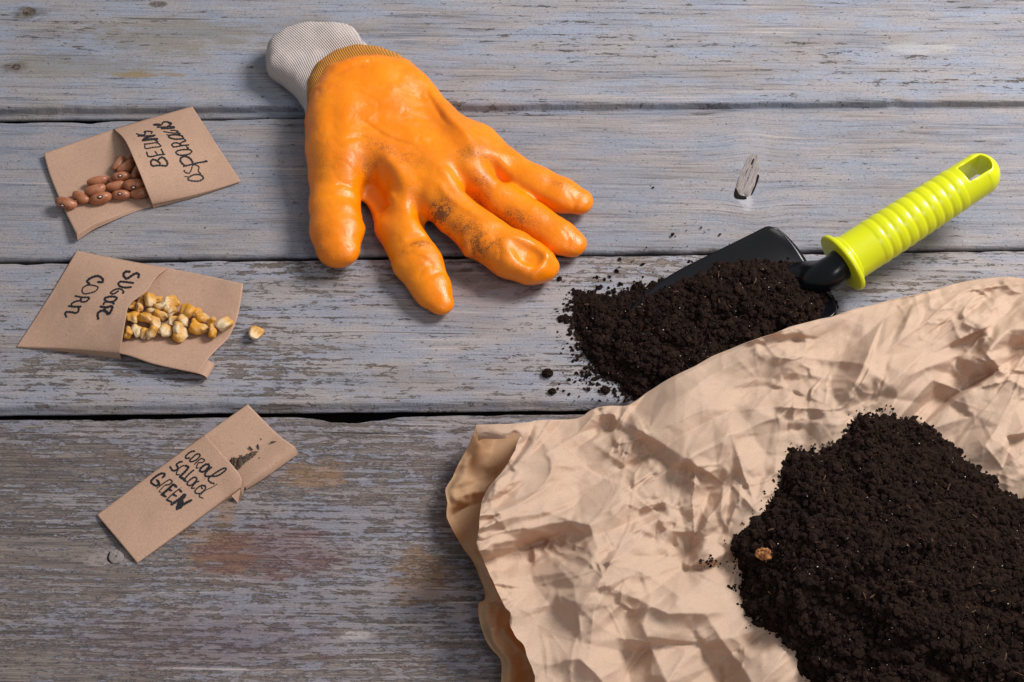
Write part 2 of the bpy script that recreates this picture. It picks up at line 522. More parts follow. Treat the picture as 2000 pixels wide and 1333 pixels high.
class Surf:
    def __init__(s, parts):
        V = np.vstack([p[0] for p in parts]); o = 0; F = []
        for p in parts: F.append(p[1] + o); o += len(p[0])
        s.t = BVHTree.FromPolygons([tuple(v) for v in V], [tuple(int(q) for q in f) for f in np.vstack(F)])

    def hit(s, px, py):
        p = at(px, py, 0.0); d = Vector(p - CAM).normalized()
        l, n, i, k = s.t.ray_cast(Vector(CAM), d)
        if l is None: return Vector(p), Vector((0, 0, 1))
        if n.z < 0: n = -n
        return l, n


def lettering(name, strokes, scale, org, surf, parent, w=1.9):
    V = []; F = []
    for st in strokes:
        ww = w
        if isinstance(st, tuple): ww, st = st
        ww = ww * (1.4 if scale < .1 else 1.4 if org == (290, 230) else 1.0)
        P = np.array(st, float) * scale + np.array(org)
        L = np.linalg.norm(np.diff(P, axis=0), axis=1).sum()
        n = max(5, int(L / .8)); P = resample(P, n)
        T = np.gradient(P, axis=0); T /= np.linalg.norm(T, axis=1)[:, None] + 1e-9
        N = np.stack([-T[:, 1], T[:, 0]], -1)
        wd = np.full(n, ww / 2.0) * (1 + .18 * np.sin(np.arange(n) * .9 + len(V)))
        wd[0] *= .45; wd[-1] *= .45
        P[0] -= T[0] * ww * .3; P[-1] += T[-1] * ww * .3
        b0 = len(V)
        for i in range(n):
            for sgn in (-1, 0, 1):
                q = P[i] + N[i] * wd[i] * sgn
                l, nn = surf.hit(q[0], q[1]); V.append(l + nn * .00022)
        for i in range(n - 1):
            for k in (0, 1):
                a = b0 + i * 3 + k; F.append((a, a + 1, a + 4, a + 3))
    return mesh(name, [tuple(v) for v in V], F, INK, parent, smooth=False)


def packet(label, ref, front, fz, back, bz, nu=90, nv=60):
    root = empty('seed_packet', at(*ref)); tag(root, label, 'seed packet', 'paper seed packets')
    P, u, v = coons(*front, nu, nv); Z = fz(u, v)
    # close the long sides down to the table
    o, V1, F1 = sheet('front_panel', P, Z, KRAFT, root)
    for j in (0, -1):
        e = P[:, j]; zz = Z[:, j]
        rows = [at(e[:, 0], e[:, 1], zz)]
        base = rows[0].copy(); base[:, 2] = .0006
        V = np.stack([rows[0], rows[0] * .5 + base * .5, base], 1)
        mesh('side_fold', V.reshape(-1, 3), gridfaces(nu, 3), KRAFT, root)
    P2, u, v = coons(*back, nu, nv); Z2 = bz(u, v)
    o2, V2, F2 = sheet('back_panel', P2, Z2, KRAFT, root)
    return root, o, Surf([(V1, F1)]), Surf([(V2, F2)]), (P2, Z2)


def wob(u, v, s, a=.0006, f=4): return a * 2 * fbm(u * f + s, v * f + 3 * s, int(s * 7) + 3, 3)


# bean packet ---------------------------------------------------------------
beanp, bf, bS, bB, bb = packet(
    'open kraft seed packet marked BEANS with brown beans spilling from its mouth', (270, 340),
    ([(222, 252), (243, 273), (262, 312), (281, 358), (298, 402)], [(375, 208), (396, 240), (422, 281), (470, 355)],
     [(222, 252), (300, 229), (375, 208)], [(298, 402), (385, 381), (470, 355)]),
    lambda u, v: .0012 + np.sin(np.pi * np.clip(v, 0, 1)) ** .8 * (.0125 * (1 - u) ** 1.3 + .0022) + v * .002 * (1 - u) + wob(u, v, 1.0) * (np.sin(np.pi * v)),
    ([(85, 300), (98, 345), (123, 405), (150, 460)], [(375, 209), (422, 281), (470, 354)],
     [(85, 300), (222, 253), (375, 209)], [(150, 460), (178, 442), (205, 431), (250, 415), (297, 401), (470, 354)]),
    lambda u, v: .0007 + (1 - sstep(0, .45, u)) * (.0045 * v ** 3 + .0018 * (1 - v) ** 4) + .0008 * (1 - sstep(0, .3, u)) + wob(u, v, 2.0, .0003))
P2, Z2 = bb
n = 50
e = P2[:n, -1]; z = Z2[:n, -1]
A = at(e[:, 0], e[:, 1], z); B2 = A.copy(); B2[:, 2] *= .35; B2[:, 1] -= .0010
mesh('lower_fold', np.stack([A, B2], 1).reshape(-1, 3), gridfaces(n, 2), KRAFT, beanp)

# traced in two enlargements: (origin 255,230 scale 80/1016) and (origin 290,230 scale 125/1234)
S1 = [
    (2.6, [(885, 1205), (700, 1190), (540, 1200), (505, 1100), (550, 1050), (620, 1060), (690, 1100), (740, 1150)]),
    (2.6, [(670, 1075), (730, 1010), (800, 995), (870, 1050), (915, 1130), (905, 1200)]),
    [(855, 915), (680, 935), (540, 970), (435, 960), (400, 855)], (1.6, [(675, 930), (605, 840)]), [(820, 915), (760, 785)],
    (1.6, [(335, 660), (450, 655), (650, 630), (735, 690), (740, 725), (560, 745), (380, 775), (355, 700), (375, 665)]),
    (1.6, [(650, 630), (680, 600), (600, 560), (660, 540)]),
    (3.2, [(670, 535), (500, 545), (300, 570)]), (3.0, [(300, 560), (400, 500), (610, 445)]), (1.8, [(610, 445), (400, 460), (185, 465)]),
    (1.8, [(510, 405), (540, 360), (440, 345), (340, 355), (375, 400), (320, 435), (210, 430), (145, 400)]),
]
lettering('lettering', S1, 80 / 1016, (255, 230), bS, bf, 2.0)
S2 = [
    (2.2, [(1000, 1100), (880, 1105), (790, 1150), (765, 1200), (860, 1225), (980, 1225), (1060, 1170), (1010, 1110), (940, 1098)]),
    (1.6, [(1010, 1085), (960, 1030), (975, 960), (910, 915), (850, 930), (830, 1000), (790, 1070), (720, 1065), (685, 1030), (705, 1020)]),
    (1.3, [(770, 1145), (700, 1140)]),
    (2.6, [(855, 870), (800, 790), (700, 750), (630, 780), (620, 850), (700, 935)]), (2.2, [(675, 945), (780, 920), (930, 880), (1120, 850)]), (3.2, [(1100, 840), (1130, 850)]),
    (2.0, [(760, 620), (640, 625), (540, 655), (545, 700), (620, 730), (760, 715), (835, 665), (800, 625), (740, 618), (770, 600), (730, 560)]),
    (2.0, [(780, 530), (640, 545), (490, 570), (455, 515), (530, 490), (600, 510), (640, 545)]), (2.0, [(610, 515), (640, 480), (715, 455), (690, 420)]),
    (2.2, [(680, 410), (520, 420), (410, 390), (400, 350), (520, 335), (640, 355), (680, 410)]), (2.4, [(560, 335), (610, 315), (590, 300)]), (1.3, [(350, 335), (400, 342)]),
    (1.5, [(590, 300), (450, 300), (290, 272)]), (1.6, [(430, 255), (500, 250), (575, 270), (540, 290)]),
    (1.9, [(245, 218), (400, 215), (500, 200), (480, 180), (360, 185), (170, 190)]),
    (2.0, [(360, 180), (430, 140), (445, 120), (370, 88), (280, 95), (260, 140), (180, 155), (95, 140)]), (1.2, [(95, 135), (160, 125), (230, 130)]), (3.2, [(390, 105), (445, 125)]),
]
lettering('lettering', S2, 125 / 1234, (290, 230), bS, bf, 2.0)

# corn packet ---------------------------------------------------------------
cornp, cf, cS, cB, cb = packet(
    'open kraft seed packet marked SUGAR CORN with yellow kernels spilling to the right', (240, 620),
    ([(150, 490), (95, 581), (32, 678)], [(328, 523), (306, 541), (288, 566), (275, 577), (252, 597), (245, 626), (241, 650), (234, 692)],
     [(150, 490), (240, 508), (328, 523)], [(32, 678), (130, 683), (234, 692)]),
    lambda u, v: .0012 + np.sin(np.pi * np.clip(v, 0, 1)) ** .8 * (.011 * u ** 1.3 + .003 * np.sin(np.pi * np.clip(u, 0, 1))) + v * u * .005 + wob(u, v, 3.0, .0008) * np.sin(np.pi * v),
    ([(150, 491), (95, 581), (34, 677)], [(475, 555), (470, 590), (462, 626), (446, 660), (425, 681), (407, 701), (387, 730)],
     [(150, 491), (328, 524), (400, 538), (475, 555)], [(34, 677), (130, 682), (234, 691), (300, 711), (387, 730)]),
    lambda u, v: .0007 + .0065 * sstep(.5, 1, v) * sstep(.15, .7, u) + .003 * sstep(.75, 1, u) * (1 - v) + wob(u, v, 4.0, .0007) * sstep(.5, .7, u))
# curled corner tab
t = np.linspace(0, 1, 14)[:, None]; ang = t * 2.4
c0 = at(387, 730, .0075); c1 = at(405, 704, .0065)
d = np.array([.006, -.0015, 0])
V = []
for q in np.linspace(0, 1, 8):
    base = c0 * (1 - q) + c1 * q
    for a in ang[:, 0]:
        V.append(base + d / np.linalg.norm(d) * math.sin(a) * .0045 * (1.2 - .2 * q) + np.array([0, 0, 1]) * (math.cos(a) - 1) * .0035)
mesh('curled_tab', V, gridfaces(8, 14), KRAFT, cornp)
S3 = [
    (3.4, [(1600, 128), (1500, 130), (1460, 200), (1510, 270), (1560, 265), (1700, 175), (1770, 165), (1795, 210), (1780, 255)]),
    (2.8, [(1680, 372), (1500, 350), (1390, 345), (1350, 395), (1400, 450), (1510, 472), (1630, 460)]),
    (2.2, [(1465, 590), (1435, 585), (1465, 560), (1390, 500), (1290, 510), (1190, 570), (1200, 605), (1270, 600), (1350, 545)]),
    (2.8, [(1325, 700), (1270, 670), (1150, 670), (1050, 710), (1100, 770), (1230, 780), (1325, 705)]), (3.2, [(1200, 775), (1255, 825)]), (2.2, [(1100, 775), (1040, 800), (1030, 845)]),
    (3.2, [(955, 880), (1080, 900), (1220, 880), (1150, 1040), (1080, 1000), (1050, 920)]), (3.2, [(1150, 1030), (1050, 970), (950, 985), (900, 1050), (915, 1155)]),
    (3.2, [(900, 350), (1000, 350), (1010, 290), (940, 230), (850, 225), (740, 270), (675, 335), (730, 400)]),
    (1.7, [(740, 415), (840, 430), (910, 470), (850, 550), (730, 590), (620, 605), (565, 560), (580, 480), (660, 425), (740, 415)]),
    (2.2, [(410, 650), (560, 680), (720, 690), (650, 770), (560, 780), (520, 740)]), (2.2, [(530, 690), (540, 745), (420, 770), (340, 820), (340, 870)]),
    (2.6, [(270, 870), (400, 885), (540, 882)]), (2.6, [(480, 885), (490, 960), (440, 1020), (340, 1005), (230, 1000), (195, 1030), (225, 1110)]),
]
lettering('lettering', S3, .09, (110, 520), cS, cf, 2.4)

# salad packet --------------------------------------------------------------
salp, sf, sS, sB, sb = packet(
    'narrow kraft seed packet marked CORAL SALAD GREEN with tiny dark seeds', (380, 930),
    ([(189, 1006), (228, 1052), (268, 1100)], [(401, 848), (420, 872), (447, 901), (465, 923), (472, 938), (471, 953)],
     [(189, 1006), (300, 922), (401, 848)], [(268, 1100), (370, 1027), (471, 953)]),
    lambda u, v: .0012 + np.sin(np.pi * np.clip(v, 0, 1)) ** .7 * (.0042 * u + .0016) + .002 * sstep(.8, 1, u) * v + wob(u, v, 5.0, .0006) * np.sin(np.pi * v),
    ([(190, 1006), (228, 1052), (268, 1099)], [(484, 790), (512, 818), (545, 850), (576, 872)],
     [(190, 1006), (401, 849), (484, 790)], [(268, 1099), (370, 1026), (476, 951), (576, 873)]),
    lambda u, v: .0007 + .0048 * sstep(.62, 1, v) * sstep(.5, .8, u) + .0008 * sstep(.6, 1, u) * (1 - v) + wob(u, v, 6.0, .0003))
P2, Z2 = sb
m0 = 60
e = P2[m0:, -1]; z = Z2[m0:, -1]
A = at(e[:, 0], e[:, 1], z); nrm2 = np.array([.0018, -.0026, 0])
tw = np.linspace(.35, 1, len(e))[:, None]
B2 = A + nrm2 * tw; B2[:, 2] = A[:, 2] * .25
M2 = (A + B2) / 2 + np.array([0, 0, .0004]) + nrm2 * .15
mesh('side_fold', np.stack([A, M2, B2], 1).reshape(-1, 3), gridfaces(len(e), 3), KRAFT, salp)
# the torn flap at the mouth corner
mesh('torn_flap', [at(452, 969, .003), at(470, 956, .0035), at(470, 935, .004), at(478, 951, .0045), at(465, 983, .0008), at(474, 968, .0038)],
     [[0, 1, 4], [1, 2, 3, 5], [1, 5, 4]], KRAFT, salp, smooth=False)
S4 = [
    (3.0, [(995, 120), (940, 120), (860, 170), (815, 230), (840, 255), (895, 245)]),
    (2.8, [(1080, 170), (1020, 180), (940, 250), (895, 300), (940, 320), (1030, 280), (1095, 210), (1080, 165)]),
    (2.2, [(1120, 255), (1050, 310), (985, 375)]), (2.2, [(1120, 255), (1185, 285), (1150, 330), (1080, 340), (1060, 345), (1025, 435), (1070, 435)]),
    (4.0, [(1270, 370), (1190, 380), (1100, 460), (1110, 510), (1190, 500), (1280, 400)]), (3.4, [(1320, 425), (1240, 490), (1190, 560), (1210, 600), (1290, 600)]),
    (3.0, [(1290, 600), (1430, 590), (1570, 500), (1595, 450), (1540, 450), (1400, 530), (1270, 630), (1260, 680), (1310, 725), (1370, 740)]),
    (3.4, [(755, 320), (700, 330), (640, 380), (670, 430), (640, 480), (570, 490), (515, 415)]),
    (2.2, [(830, 400), (760, 400), (680, 460), (640, 560), (700, 570)]), (4.2, [(820, 395), (870, 430), (800, 520), (710, 610), (740, 630), (780, 640)]),
    (3.0, [(975, 480), (880, 560), (790, 660)]), (4.6, [(755, 640), (825, 700)]),
    (3.0, [(1040, 640), (980, 620), (890, 680), (845, 740), (890, 780), (960, 750), (1040, 660)]), (2.6, [(1080, 695), (1020, 720), (930, 820), (990, 830)]),
    (2.6, [(1200, 800), (1130, 775), (1040, 830), (995, 900), (1050, 935), (1130, 910), (1200, 830), (1190, 780), (1120, 790), (1140, 845)]), (1.4, [(1430, 750), (1320, 815), (1200, 870), (1090, 970)]), (2.0, [(1090, 950), (1080, 990), (1155, 1025)]),
    (4.0, [(370, 630), (420, 570), (360, 545), (250, 600), (150, 700), (200, 760), (260, 790)]), (4.6, [(260, 780), (310, 740), (260, 670)]),
    (2.2, [(265, 830), (400, 730), (510, 660)]), (2.4, [(510, 660), (560, 700), (500, 760), (420, 770)]), (1.6, [(420, 770), (310, 890), (350, 910)]),
    (4.6, [(580, 755), (480, 850), (350, 960)]), (4.6, [(590, 755), (645, 810)]), (4.0, [(490, 850), (550, 880)]), (4.4, [(370, 955), (440, 995)]),
    (2.4, [(700, 840), (560, 950), (445, 1060)]), (4.0, [(690, 850), (740, 905)]), (4.0, [(570, 945), (640, 985)]), (3.6, [(450, 1055), (545, 1095)]),
    (5.5, [(800, 950), (700, 1040), (540, 1145)]), (6.5, [(810, 960), (700, 1100), (650, 1235)]), (5.0, [(660, 1230), (780, 1140), (930, 1060)]), (6.0, [(720, 1210), (760, 1080)]),
]
lettering('lettering', S4, 180 / 1777, (280, 870), sS, sf, 2.3)


# ------------------------------------------------------------------ seeds
def ico(sub=2):
    import bmesh
    bm = bmesh.new(); bmesh.ops.create_icosphere(bm, subdivisions=sub, radius=1)
    V = np.array([v.co[:] for v in bm.verts]); F = np.array([[v.index for v in f.verts] for f in bm.faces]); bm.free()
    return V, F


IV3, IF3 = ico(4)
IV1, IF1 = ico(1)
b = NB('bean_skin'); co = b.co(); oi = b.n('ShaderNodeObjectInfo')
rn = oi.outputs['Random']
bc = b.mix(b.ss(b.noise(co, 260, 3), .35, .65), (.30, .10, .045), (.42, .17, .085))
bc = b.mix(rn, bc, b.mix(.5, bc, (.33, .10, .03)))
beanm = b.done(b.bsdf(bc, .38, .45, b.bump(b.noise(co, 500, 2), .1, .0003)))
b = NB('bean_eye'); eyem = b.done(b.bsdf((.75, .68, .58), .6, .3))
b = NB('bean_eye_ring'); ringm = b.done(b.bsdf((.07, .022, .015), .5, .3))


def bean_mesh():
    V = IV3.copy()
    V[:, 0] *= .0067; V[:, 1] *= .0038; V[:, 2] *= .0034
    V[:, 1] += 26 * V[:, 0] ** 2 * 1.0 - .0004          # kidney bend
    dent = np.exp(-(V[:, 0] / .002) ** 2) * (V[:, 1] < -.001); V[:, 1] += dent * .0004
    return V, IF3


def put_mesh_data(name, V, F, mat, smooth=True):
    me = bpy.data.meshes.new(name); me.from_pydata([tuple(v) for v in V], [], [tuple(f) for f in F]); me.materials.append(mat)
    me.polygons.foreach_set('use_smooth', np.full(len(F), smooth)); me.update(); return me


bv, bfc = bean_mesh(); BEAN = put_mesh_data('bean', bv, bfc, beanm)
ev = IV1 * np.array([.0011, .0004, .0006]) + np.array([0, -.0041, 0]); EYE = put_mesh_data('eye', ev, IF1, eyem)
iv2, if2 = ico(2)
rv = iv2 * np.array([.0017, .0005, .00105]) + np.array([0, -.00385, 0]); RING = put_mesh_data('eye_ring', rv, if2, ringm)
# px, py, length px, screen angle deg, roll (0: eye towards camera side ... ), height above paper, label
beans = [
    (128, 397, 43, -14, 30, .0036, 'brown bean lying half off the packet edge, farthest left'),
    (157, 386, 37, -28, 10, .0036, 'brown bean second from the left end of the row'),
    (196, 388, 44, 16, 62, .0036, 'reddish bean with white eye at front of the row, third from left'),
    (186, 372, 40, 16, -30, .0052, 'smooth brown bean directly behind the reddish bean with white eye'),
    (190, 355, 38, 14, -70, .0040, 'matte tan bean at the back of the left group'),
    (226, 364, 37, 14, -80, .0046, 'plain brown bean in the middle of the spill'),
    (236, 381, 37, 2, 60, .0036, 'small bean with white eye at the front edge near the mouth'),
    (236, 346, 38, 8, 60, .0062, 'bean with white eye lying on top at the back of the spill'),
    (218, 353, 24, -20, -90, .0034, 'bean mostly hidden beneath the top bean with white eye'),
    (233, 321, 36, 62, -60, .0036, 'upright tilted bean farthest back on the brown packet'),
    (247, 327, 40, 40, -60, .0048, 'slanting bean beside the farthest back bean'),
    (261, 361, 44, 8, 28, .0060, 'large dark bean with its eye below, at the packet mouth'),
    (274, 377, 38, 18, -60, .0036, 'bean under the large dark bean, half inside the packet'),
    (268, 336, 36, 70, -60, .0046, 'shaded bean cut off by the packet flap behind the large bean'),
    (262, 303, 36, 50, -60, .0040, 'deeply shaded bean just visible under the top of the flap'),
]


def mat_from(angle, roll):
    return Matrix.Rotation(angle, 4, 'Z') @ Matrix.Rotation(roll, 4, 'X')


for i, (px, py, ln, an, ro, h, lab) in enumerate(beans):
    l, nn = bB.hit(px, py)
    p = at(px, py, l.z + h)
    s = ln / 37
    # the screen angle to a ground angle
    a2 = math.atan2(math.sin(math.radians(an)) / .82, math.cos(math.radians(an)))
    o = bpy.data.objects.new('bean', BEAN); COL.objects.link(o)
    o.matrix_world = Matrix.Translation(Vector(p)) @ mat_from(a2, math.radians(-ro)) @ Matrix.Scale(s, 4)
    tag(o, lab, 'bean', 'brown beans spilled from the packet')
    for nm, me in (('eye_ring', RING), ('eye', EYE)):
        c = bpy.data.objects.new(nm, me); COL.objects.link(c); c.parent = o

# corn
b = NB('corn_kernel'); co = b.co(); X = b.sep(co); rn = b.n('ShaderNodeObjectInfo').outputs['Random']
nn_ = b.sub(b.noise(co, 220, 3), .5)
gr = b.add(b.mul(X[0], 115.0), b.add(b.mul(nn_, .9), b.mul(b.sub(rn, .5), .75)))
cc = b.ramp(b.add(gr, .45), [(.0, (.68, .50, .30)), (.25, (.66, .42, .17)), (.5, (.60, .30, .07)), (.9, (.60, .27, .02))])
cc = b.mix(b.ss(b.noise(co, 420, 3), .58, .8, 0, .7), cc, (.80, .70, .52))
cornm = b.done(b.bsdf(cc, .45, .4, b.bump(b.noise(co, 420, 4), .8, .0010), **{'Subsurface Weight': .15, 'Subsurface Radius': (.004, .002, .001), 'Subsurface Scale': 1.0}))


def kernel(seed):
    R = np.random.RandomState(seed); V = IV3.copy(); x, y, z = V.T
    # blunt wedge: wide crown at +x, narrow tip at -x
    wy = .90 + .16 * np.tanh(1.6 * x) ; wz = .62 + .08 * x
    X_ = np.sign(x) * np.abs(x) ** .8 * .0046; Y = np.sign(y) * np.abs(y) ** .85 * .0042 * wy; Z = z * .0042 * wz
    X_ = X_ - (x < -.7) * (-.7 - x) * -.0 - np.maximum(0, -.85 - x) * .004
    # dented crown and a groove on the face
    dn = R.uniform(.0006, .0016)
    X_ -= dn * np.exp(-((Y / .0022) ** 2 + (Z / .0014) ** 2)) * (x > 0)
    g = R.uniform(.0002, .0011); Z -= g * np.exp(-((Y - R.uniform(-.001, .001)) / .0011) ** 2) * (z > 0) * np.exp(-((X_ + .001) / .0028) ** 2)
    d = np.stack([X_, Y, Z], -1)
    for k in range(6):
        w = R.randn(3); w /= np.linalg.norm(w); f = R.uniform(400, 1500); ph = R.uniform(0, 6)
        d = d * (1 + .07 * np.sin(d @ w * f + ph))[:, None]
    for k in range(3):
        w = R.randn(3); w /= np.linalg.norm(w); s = V @ w
        d = d - w * (np.maximum(0, s - R.uniform(.6, .85)) * .0022)[:, None]
    return put_mesh_data('corn_kernel', d, IF3, cornm)


KM = [kernel(40 + i) for i in range(9)]
# crop px (origin 230,560 scale .15), radius, direction of the crown on screen (deg), extra height, flatness roll, label
corn = [
    (335, 140, 92, 120, .0052, 70, 'amber kernel leaning under the packet edge at the top of the pile'),
    (415, 170, 98, 100, .0082, 60, 'tall bright yellow kernel standing at the top of the pile'),
    (515, 178, 62, 20, .0052, 30, 'small cream kernel just right of the tall yellow one'),
    (690, 195, 105, 30, .0060, 0, 'large cream kernel with a curled rim at the back of the pile'),
    (545, 250, 72, 200, .0088, 20, 'round cream kernel in front of the small one at the back'),
    (632, 280, 72, 250, .0066, 60, 'amber kernel wedged beneath the curled cream kernel'),
    (270, 280, 80, 300, .0078, 60, 'pale pointed kernel near the packet mouth at the back'),
    (300, 225, 70, 60, .0048, 20, 'dull kernel in shade behind the pale pointed one'),
    (430, 308, 68, 180, .0072, 40, 'cream kernel with a dark line in the middle of the pile'),
    (178, 400, 96, 100, .0075, 15, 'broad cream kernel with orange crown against the packet mouth'),
    (360, 405, 92, 150, .0080, 50, 'tan and white kernel lying right of the broad cream one'),
    (550, 375, 84, 170, .0068, 80, 'peach amber kernel with a ragged tip in mid pile'),
    (700, 325, 82, 40, .0052, 60, 'orange kernel in front of the large curled cream kernel'),
    (705, 440, 66, 80, .0058, 30, 'small whitish broken kernel in the centre of the pile'),
    (900, 330, 122, 60, .0062, -20, 'amber kernel with a hollow ring shaped crown'),
    (1040, 325, 58, 60, .0046, 30, 'dark orange kernel peeping out behind the ring shaped one'),
    (855, 440, 92, 140, .0060, 30, 'wrinkled cream kernel below the ring shaped one'),
    (1085, 405, 98, 200, .0052, 20, 'cream and white kernel right of the ring shaped one'),
    (1222, 452, 76, 270, .0046, 60, 'small cream kernel standing between two larger ones at right'),
    (1388, 482, 104, 35, .0046, 20, 'yellow kernel with a dark tip at the right end of the spill'),
    (1230, 585, 88, 270, .0046, 70, 'rounded peach kernel with a pale point at the front right'),
    (1045, 533, 122, 170, .0050, 10, 'wide ribbed yellow kernel lying sideways at the front'),
    (790, 548, 98, 90, .0078, 70, 'short yellow kernel resting on top of a pale one at the front'),
    (820, 625, 118, 180, .0040, 10, 'pale amber kernel underneath the short yellow one'),
    (612, 580, 100, 70, .0056, 40, 'triangular tan kernel with white tip, front centre'),
    (450, 602, 98, 60, .0050, 80, 'long amber kernel with pale tip at the front of the pile'),
    (348, 600, 84, 70, .0042, 50, 'dull brown kernel behind the long amber one'),
    (250, 570, 92, 60, .0050, 30, 'tan wedge shaped kernel second from the mouth in the front row'),
    (125, 592, 84, 280, .0048, 60, 'narrow kernel touching the packet mouth in the front row'),
    (492, 475, 92, 120, .0056, 20, 'smooth brownish kernel tucked behind the long amber one'),
    (190, 245, 66, 30, .0046, 20, 'dark amber kernel mostly under the packet flap'),
    (1782, 600, 104, 75, .0040, 25, 'lone corn kernel lying on the bare wood right of the packet'),
]
rng = random.Random(5)
for i, (cx, cy, r, an, h, ro, lab) in enumerate(corn):
    px, py = 230 + cx * .15, 560 + cy * .15
    if i < len(corn) - 1:
        l, nn = cB.hit(px, py); base = l.z
    else: base = 0
    p = at(px, py, base + h)
    s = r / 91.0
    a2 = math.atan2(math.sin(math.radians(an)) / .82, math.cos(math.radians(an)))
    o = bpy.data.objects.new('corn_kernel', KM[(i * 4) % 9]); COL.objects.link(o)
    o.matrix_world = Matrix.Translation(Vector(p)) @ Matrix.Rotation(a2, 4, 'Z') @ Matrix.Rotation(math.radians(rng.uniform(-25, 25)), 4, 'Y') @ Matrix.Rotation(math.radians(ro), 4, 'X') @ Matrix.Scale(s, 4)
    tag(o, lab, 'corn kernel', 'dried corn kernels')

# salad seeds
b = NB('salad_seed_husk'); co = b.co(); X = b.sep(co); rn = b.n('ShaderNodeObjectInfo').outputs['Random']
st = b.noise(b.xyz(b.mul(X[0], 200), b.mul(X[1], 4000), b.mul(X[2], 4000)), 1, 2)
sc_ = b.mix(b.ss(st, .35, .65), (.035, .022, .014), (.17, .115, .075)); sc_ = b.mix(b.mul(rn, .6), sc_, (.05, .032, .02))
seedm = b.done(b.bsdf(sc_, .6, .3))
sv = iv2.copy(); sv = np.stack([sv[:, 0] * .0021, sv[:, 1] * .00068 * (1 - .35 * sv[:, 0]), sv[:, 2] * .00042], -1)
SEED = put_mesh_data('salad_seed', sv, if2, seedm)
lone = [(925, 208, 12, .0006, 'single dark salad seed lying apart near the packet rim', 1.0),
        (660, 297, -72, .0006, 'dark salad seed standing off the upper end of the little heap', 1.0),
        (535, 320, -38, .0008, 'salad seed on the upper left fringe of the little heap', .95),
        (712, 160, -60, .0004, 'tiny reddish husk crumb above the salad seeds', .4),
        (678, 485, 10, .0004, 'tiny dark crumb right of the salad seed heap', .4)]
G = 'tiny dark seeds heaped at the packet mouth'
R = np.random.RandomState(3)
allseeds = [(x, y, a, h, lab, s) for x, y, a, h, lab, s in lone]
for k in range(46):
    t = R.rand() ** 1.25; c = np.array([240, 590]) * (1 - t) + np.array([610, 385]) * t
    spread = 80 * (1 - t) + 20
    q = c + np.array([.55, .84]) * R.uniform(-spread, spread)
    if q[0] < 175: q[0] = 175 + R.rand() * 30
    allseeds.append((q[0], q[1], R.choice([50, 35, 65, 20, -20, 80]) + R.uniform(-12, 12), .0006 + R.rand() * .0022 * (1 - t), 'tiny dark spindle shaped seed in the heap at the narrow packet mouth', R.uniform(.8, 1.15)))
for (x, y, an, h, lab, s) in allseeds:
    px, py = 430 + x * .1125, 840 + y * .1125
    l, nn = sB.hit(px, py); p = at(px, py, l.z + h)
    o = bpy.data.objects.new('salad_seed', SEED); COL.objects.link(o)
    a2 = math.atan2(math.sin(math.radians(an)) / .85, math.cos(math.radians(an)))
    o.matrix_world = Matrix.Translation(Vector(p)) @ Matrix.Rotation(a2, 4, 'Z') @ Matrix.Rotation(R.uniform(-.25, .25), 4, 'Y') @ Matrix.Rotation(R.uniform(-.6, .6), 4, 'X') @ Matrix.Scale(s, 4)
    tag(o, lab, 'seed', G)

# ------------------------------------------------------------------ the glove
def px2(pts, z=0.012):
    P = np.array(pts, float); return at(P[:, 0], P[:, 1], z)[:, :2]


def sdf_grid(x0, x1, y0, y1, z0, z1, h):
    X = np.arange(x0, x1, h); Y = np.arange(y0, y1, h); Z = np.arange(z0, z1, h)
    return X, Y, Z


def cone(XX, YY, ZZ, a, b, ra, rb, fz=1.0):
    ax, ay, az = a; e = np.array([b[0] - ax, b[1] - ay, (b[2] - az) / fz])
    wx = XX - ax; wy = YY - ay; wz = (ZZ - az) / fz
    t = np.clip((wx * e[0] + wy * e[1] + wz * e[2]) / (e @ e), 0, 1)
    return np.sqrt((wx - e[0] * t) ** 2 + (wy - e[1] * t) ** 2 + (wz - e[2] * t) ** 2) - (ra + (rb - ra) * t)


def finger(G3, pts, fz=.85, k=.004):
    """pts: (px, py, z, r) in px / metres"""
    d = None; P = [tuple(at(p[0], p[1], p[2] * .88)) for p in pts]; fz = fz * .88
    for i in range(len(P) - 1):
        c = cone(*G3, P[i], P[i + 1], pts[i][3], pts[i + 1][3], fz)
        d = c if d is None else smin(d, c, k)
    return d


GH = .00085
X = np.arange(-.150, .070, GH)
Y = np.arange(.005, .262, GH)
Z = np.arange(-.001, .056, GH)
G3 = (X[:, None, None], Y[None, :, None], Z[None, None, :])
thumb = finger(G3, [(660, 300, .021, .019), (656, 350, .019, .0165), (654, 400, .017, .0158), (658, 450, .0155, .0166), (660, 484, .0145, .0145)], .85)
index = finger(G3, [(800, 330, .016, .014), (786, 400, .0165, .0152), (797, 455, .015, .0138), (826, 515, .0135, .0125), (846, 562, .011, .0112), (861, 592, .0095, .0085)], .82)
index2 = finger(G3, [(752, 380, .010, .012), (770, 450, .010, .011), (800, 520, .010, .010), (838, 578, .009, .008)], .9)
index = smin(index, index2, .006)
middle = finger(G3, [(840, 350, .019, .016), (890, 415, .019, .0155), (945, 465, .0185, .0158), (1000, 497, .018, .0165), (1040, 515, .0155, .0145), (1060, 521, .013, .0105)], .86)
ring = finger(G3, [(920, 330, .017, .014), (975, 385, .0155, .0128), (1040, 430, .014, .0122), (1092, 464, .0125, .0118), (1116, 476, .0115, .0100)], .82)
pinky = finger(G3, [(930, 280, .016, .015), (985, 325, .015, .0128), (1045, 360, .014, .0128), (1095, 382, .0125, .0125), (1130, 394, .0115, .0098)], .82)
fing = smin(smin(smin(index, middle, .003), ring, .003), pinky, .003)
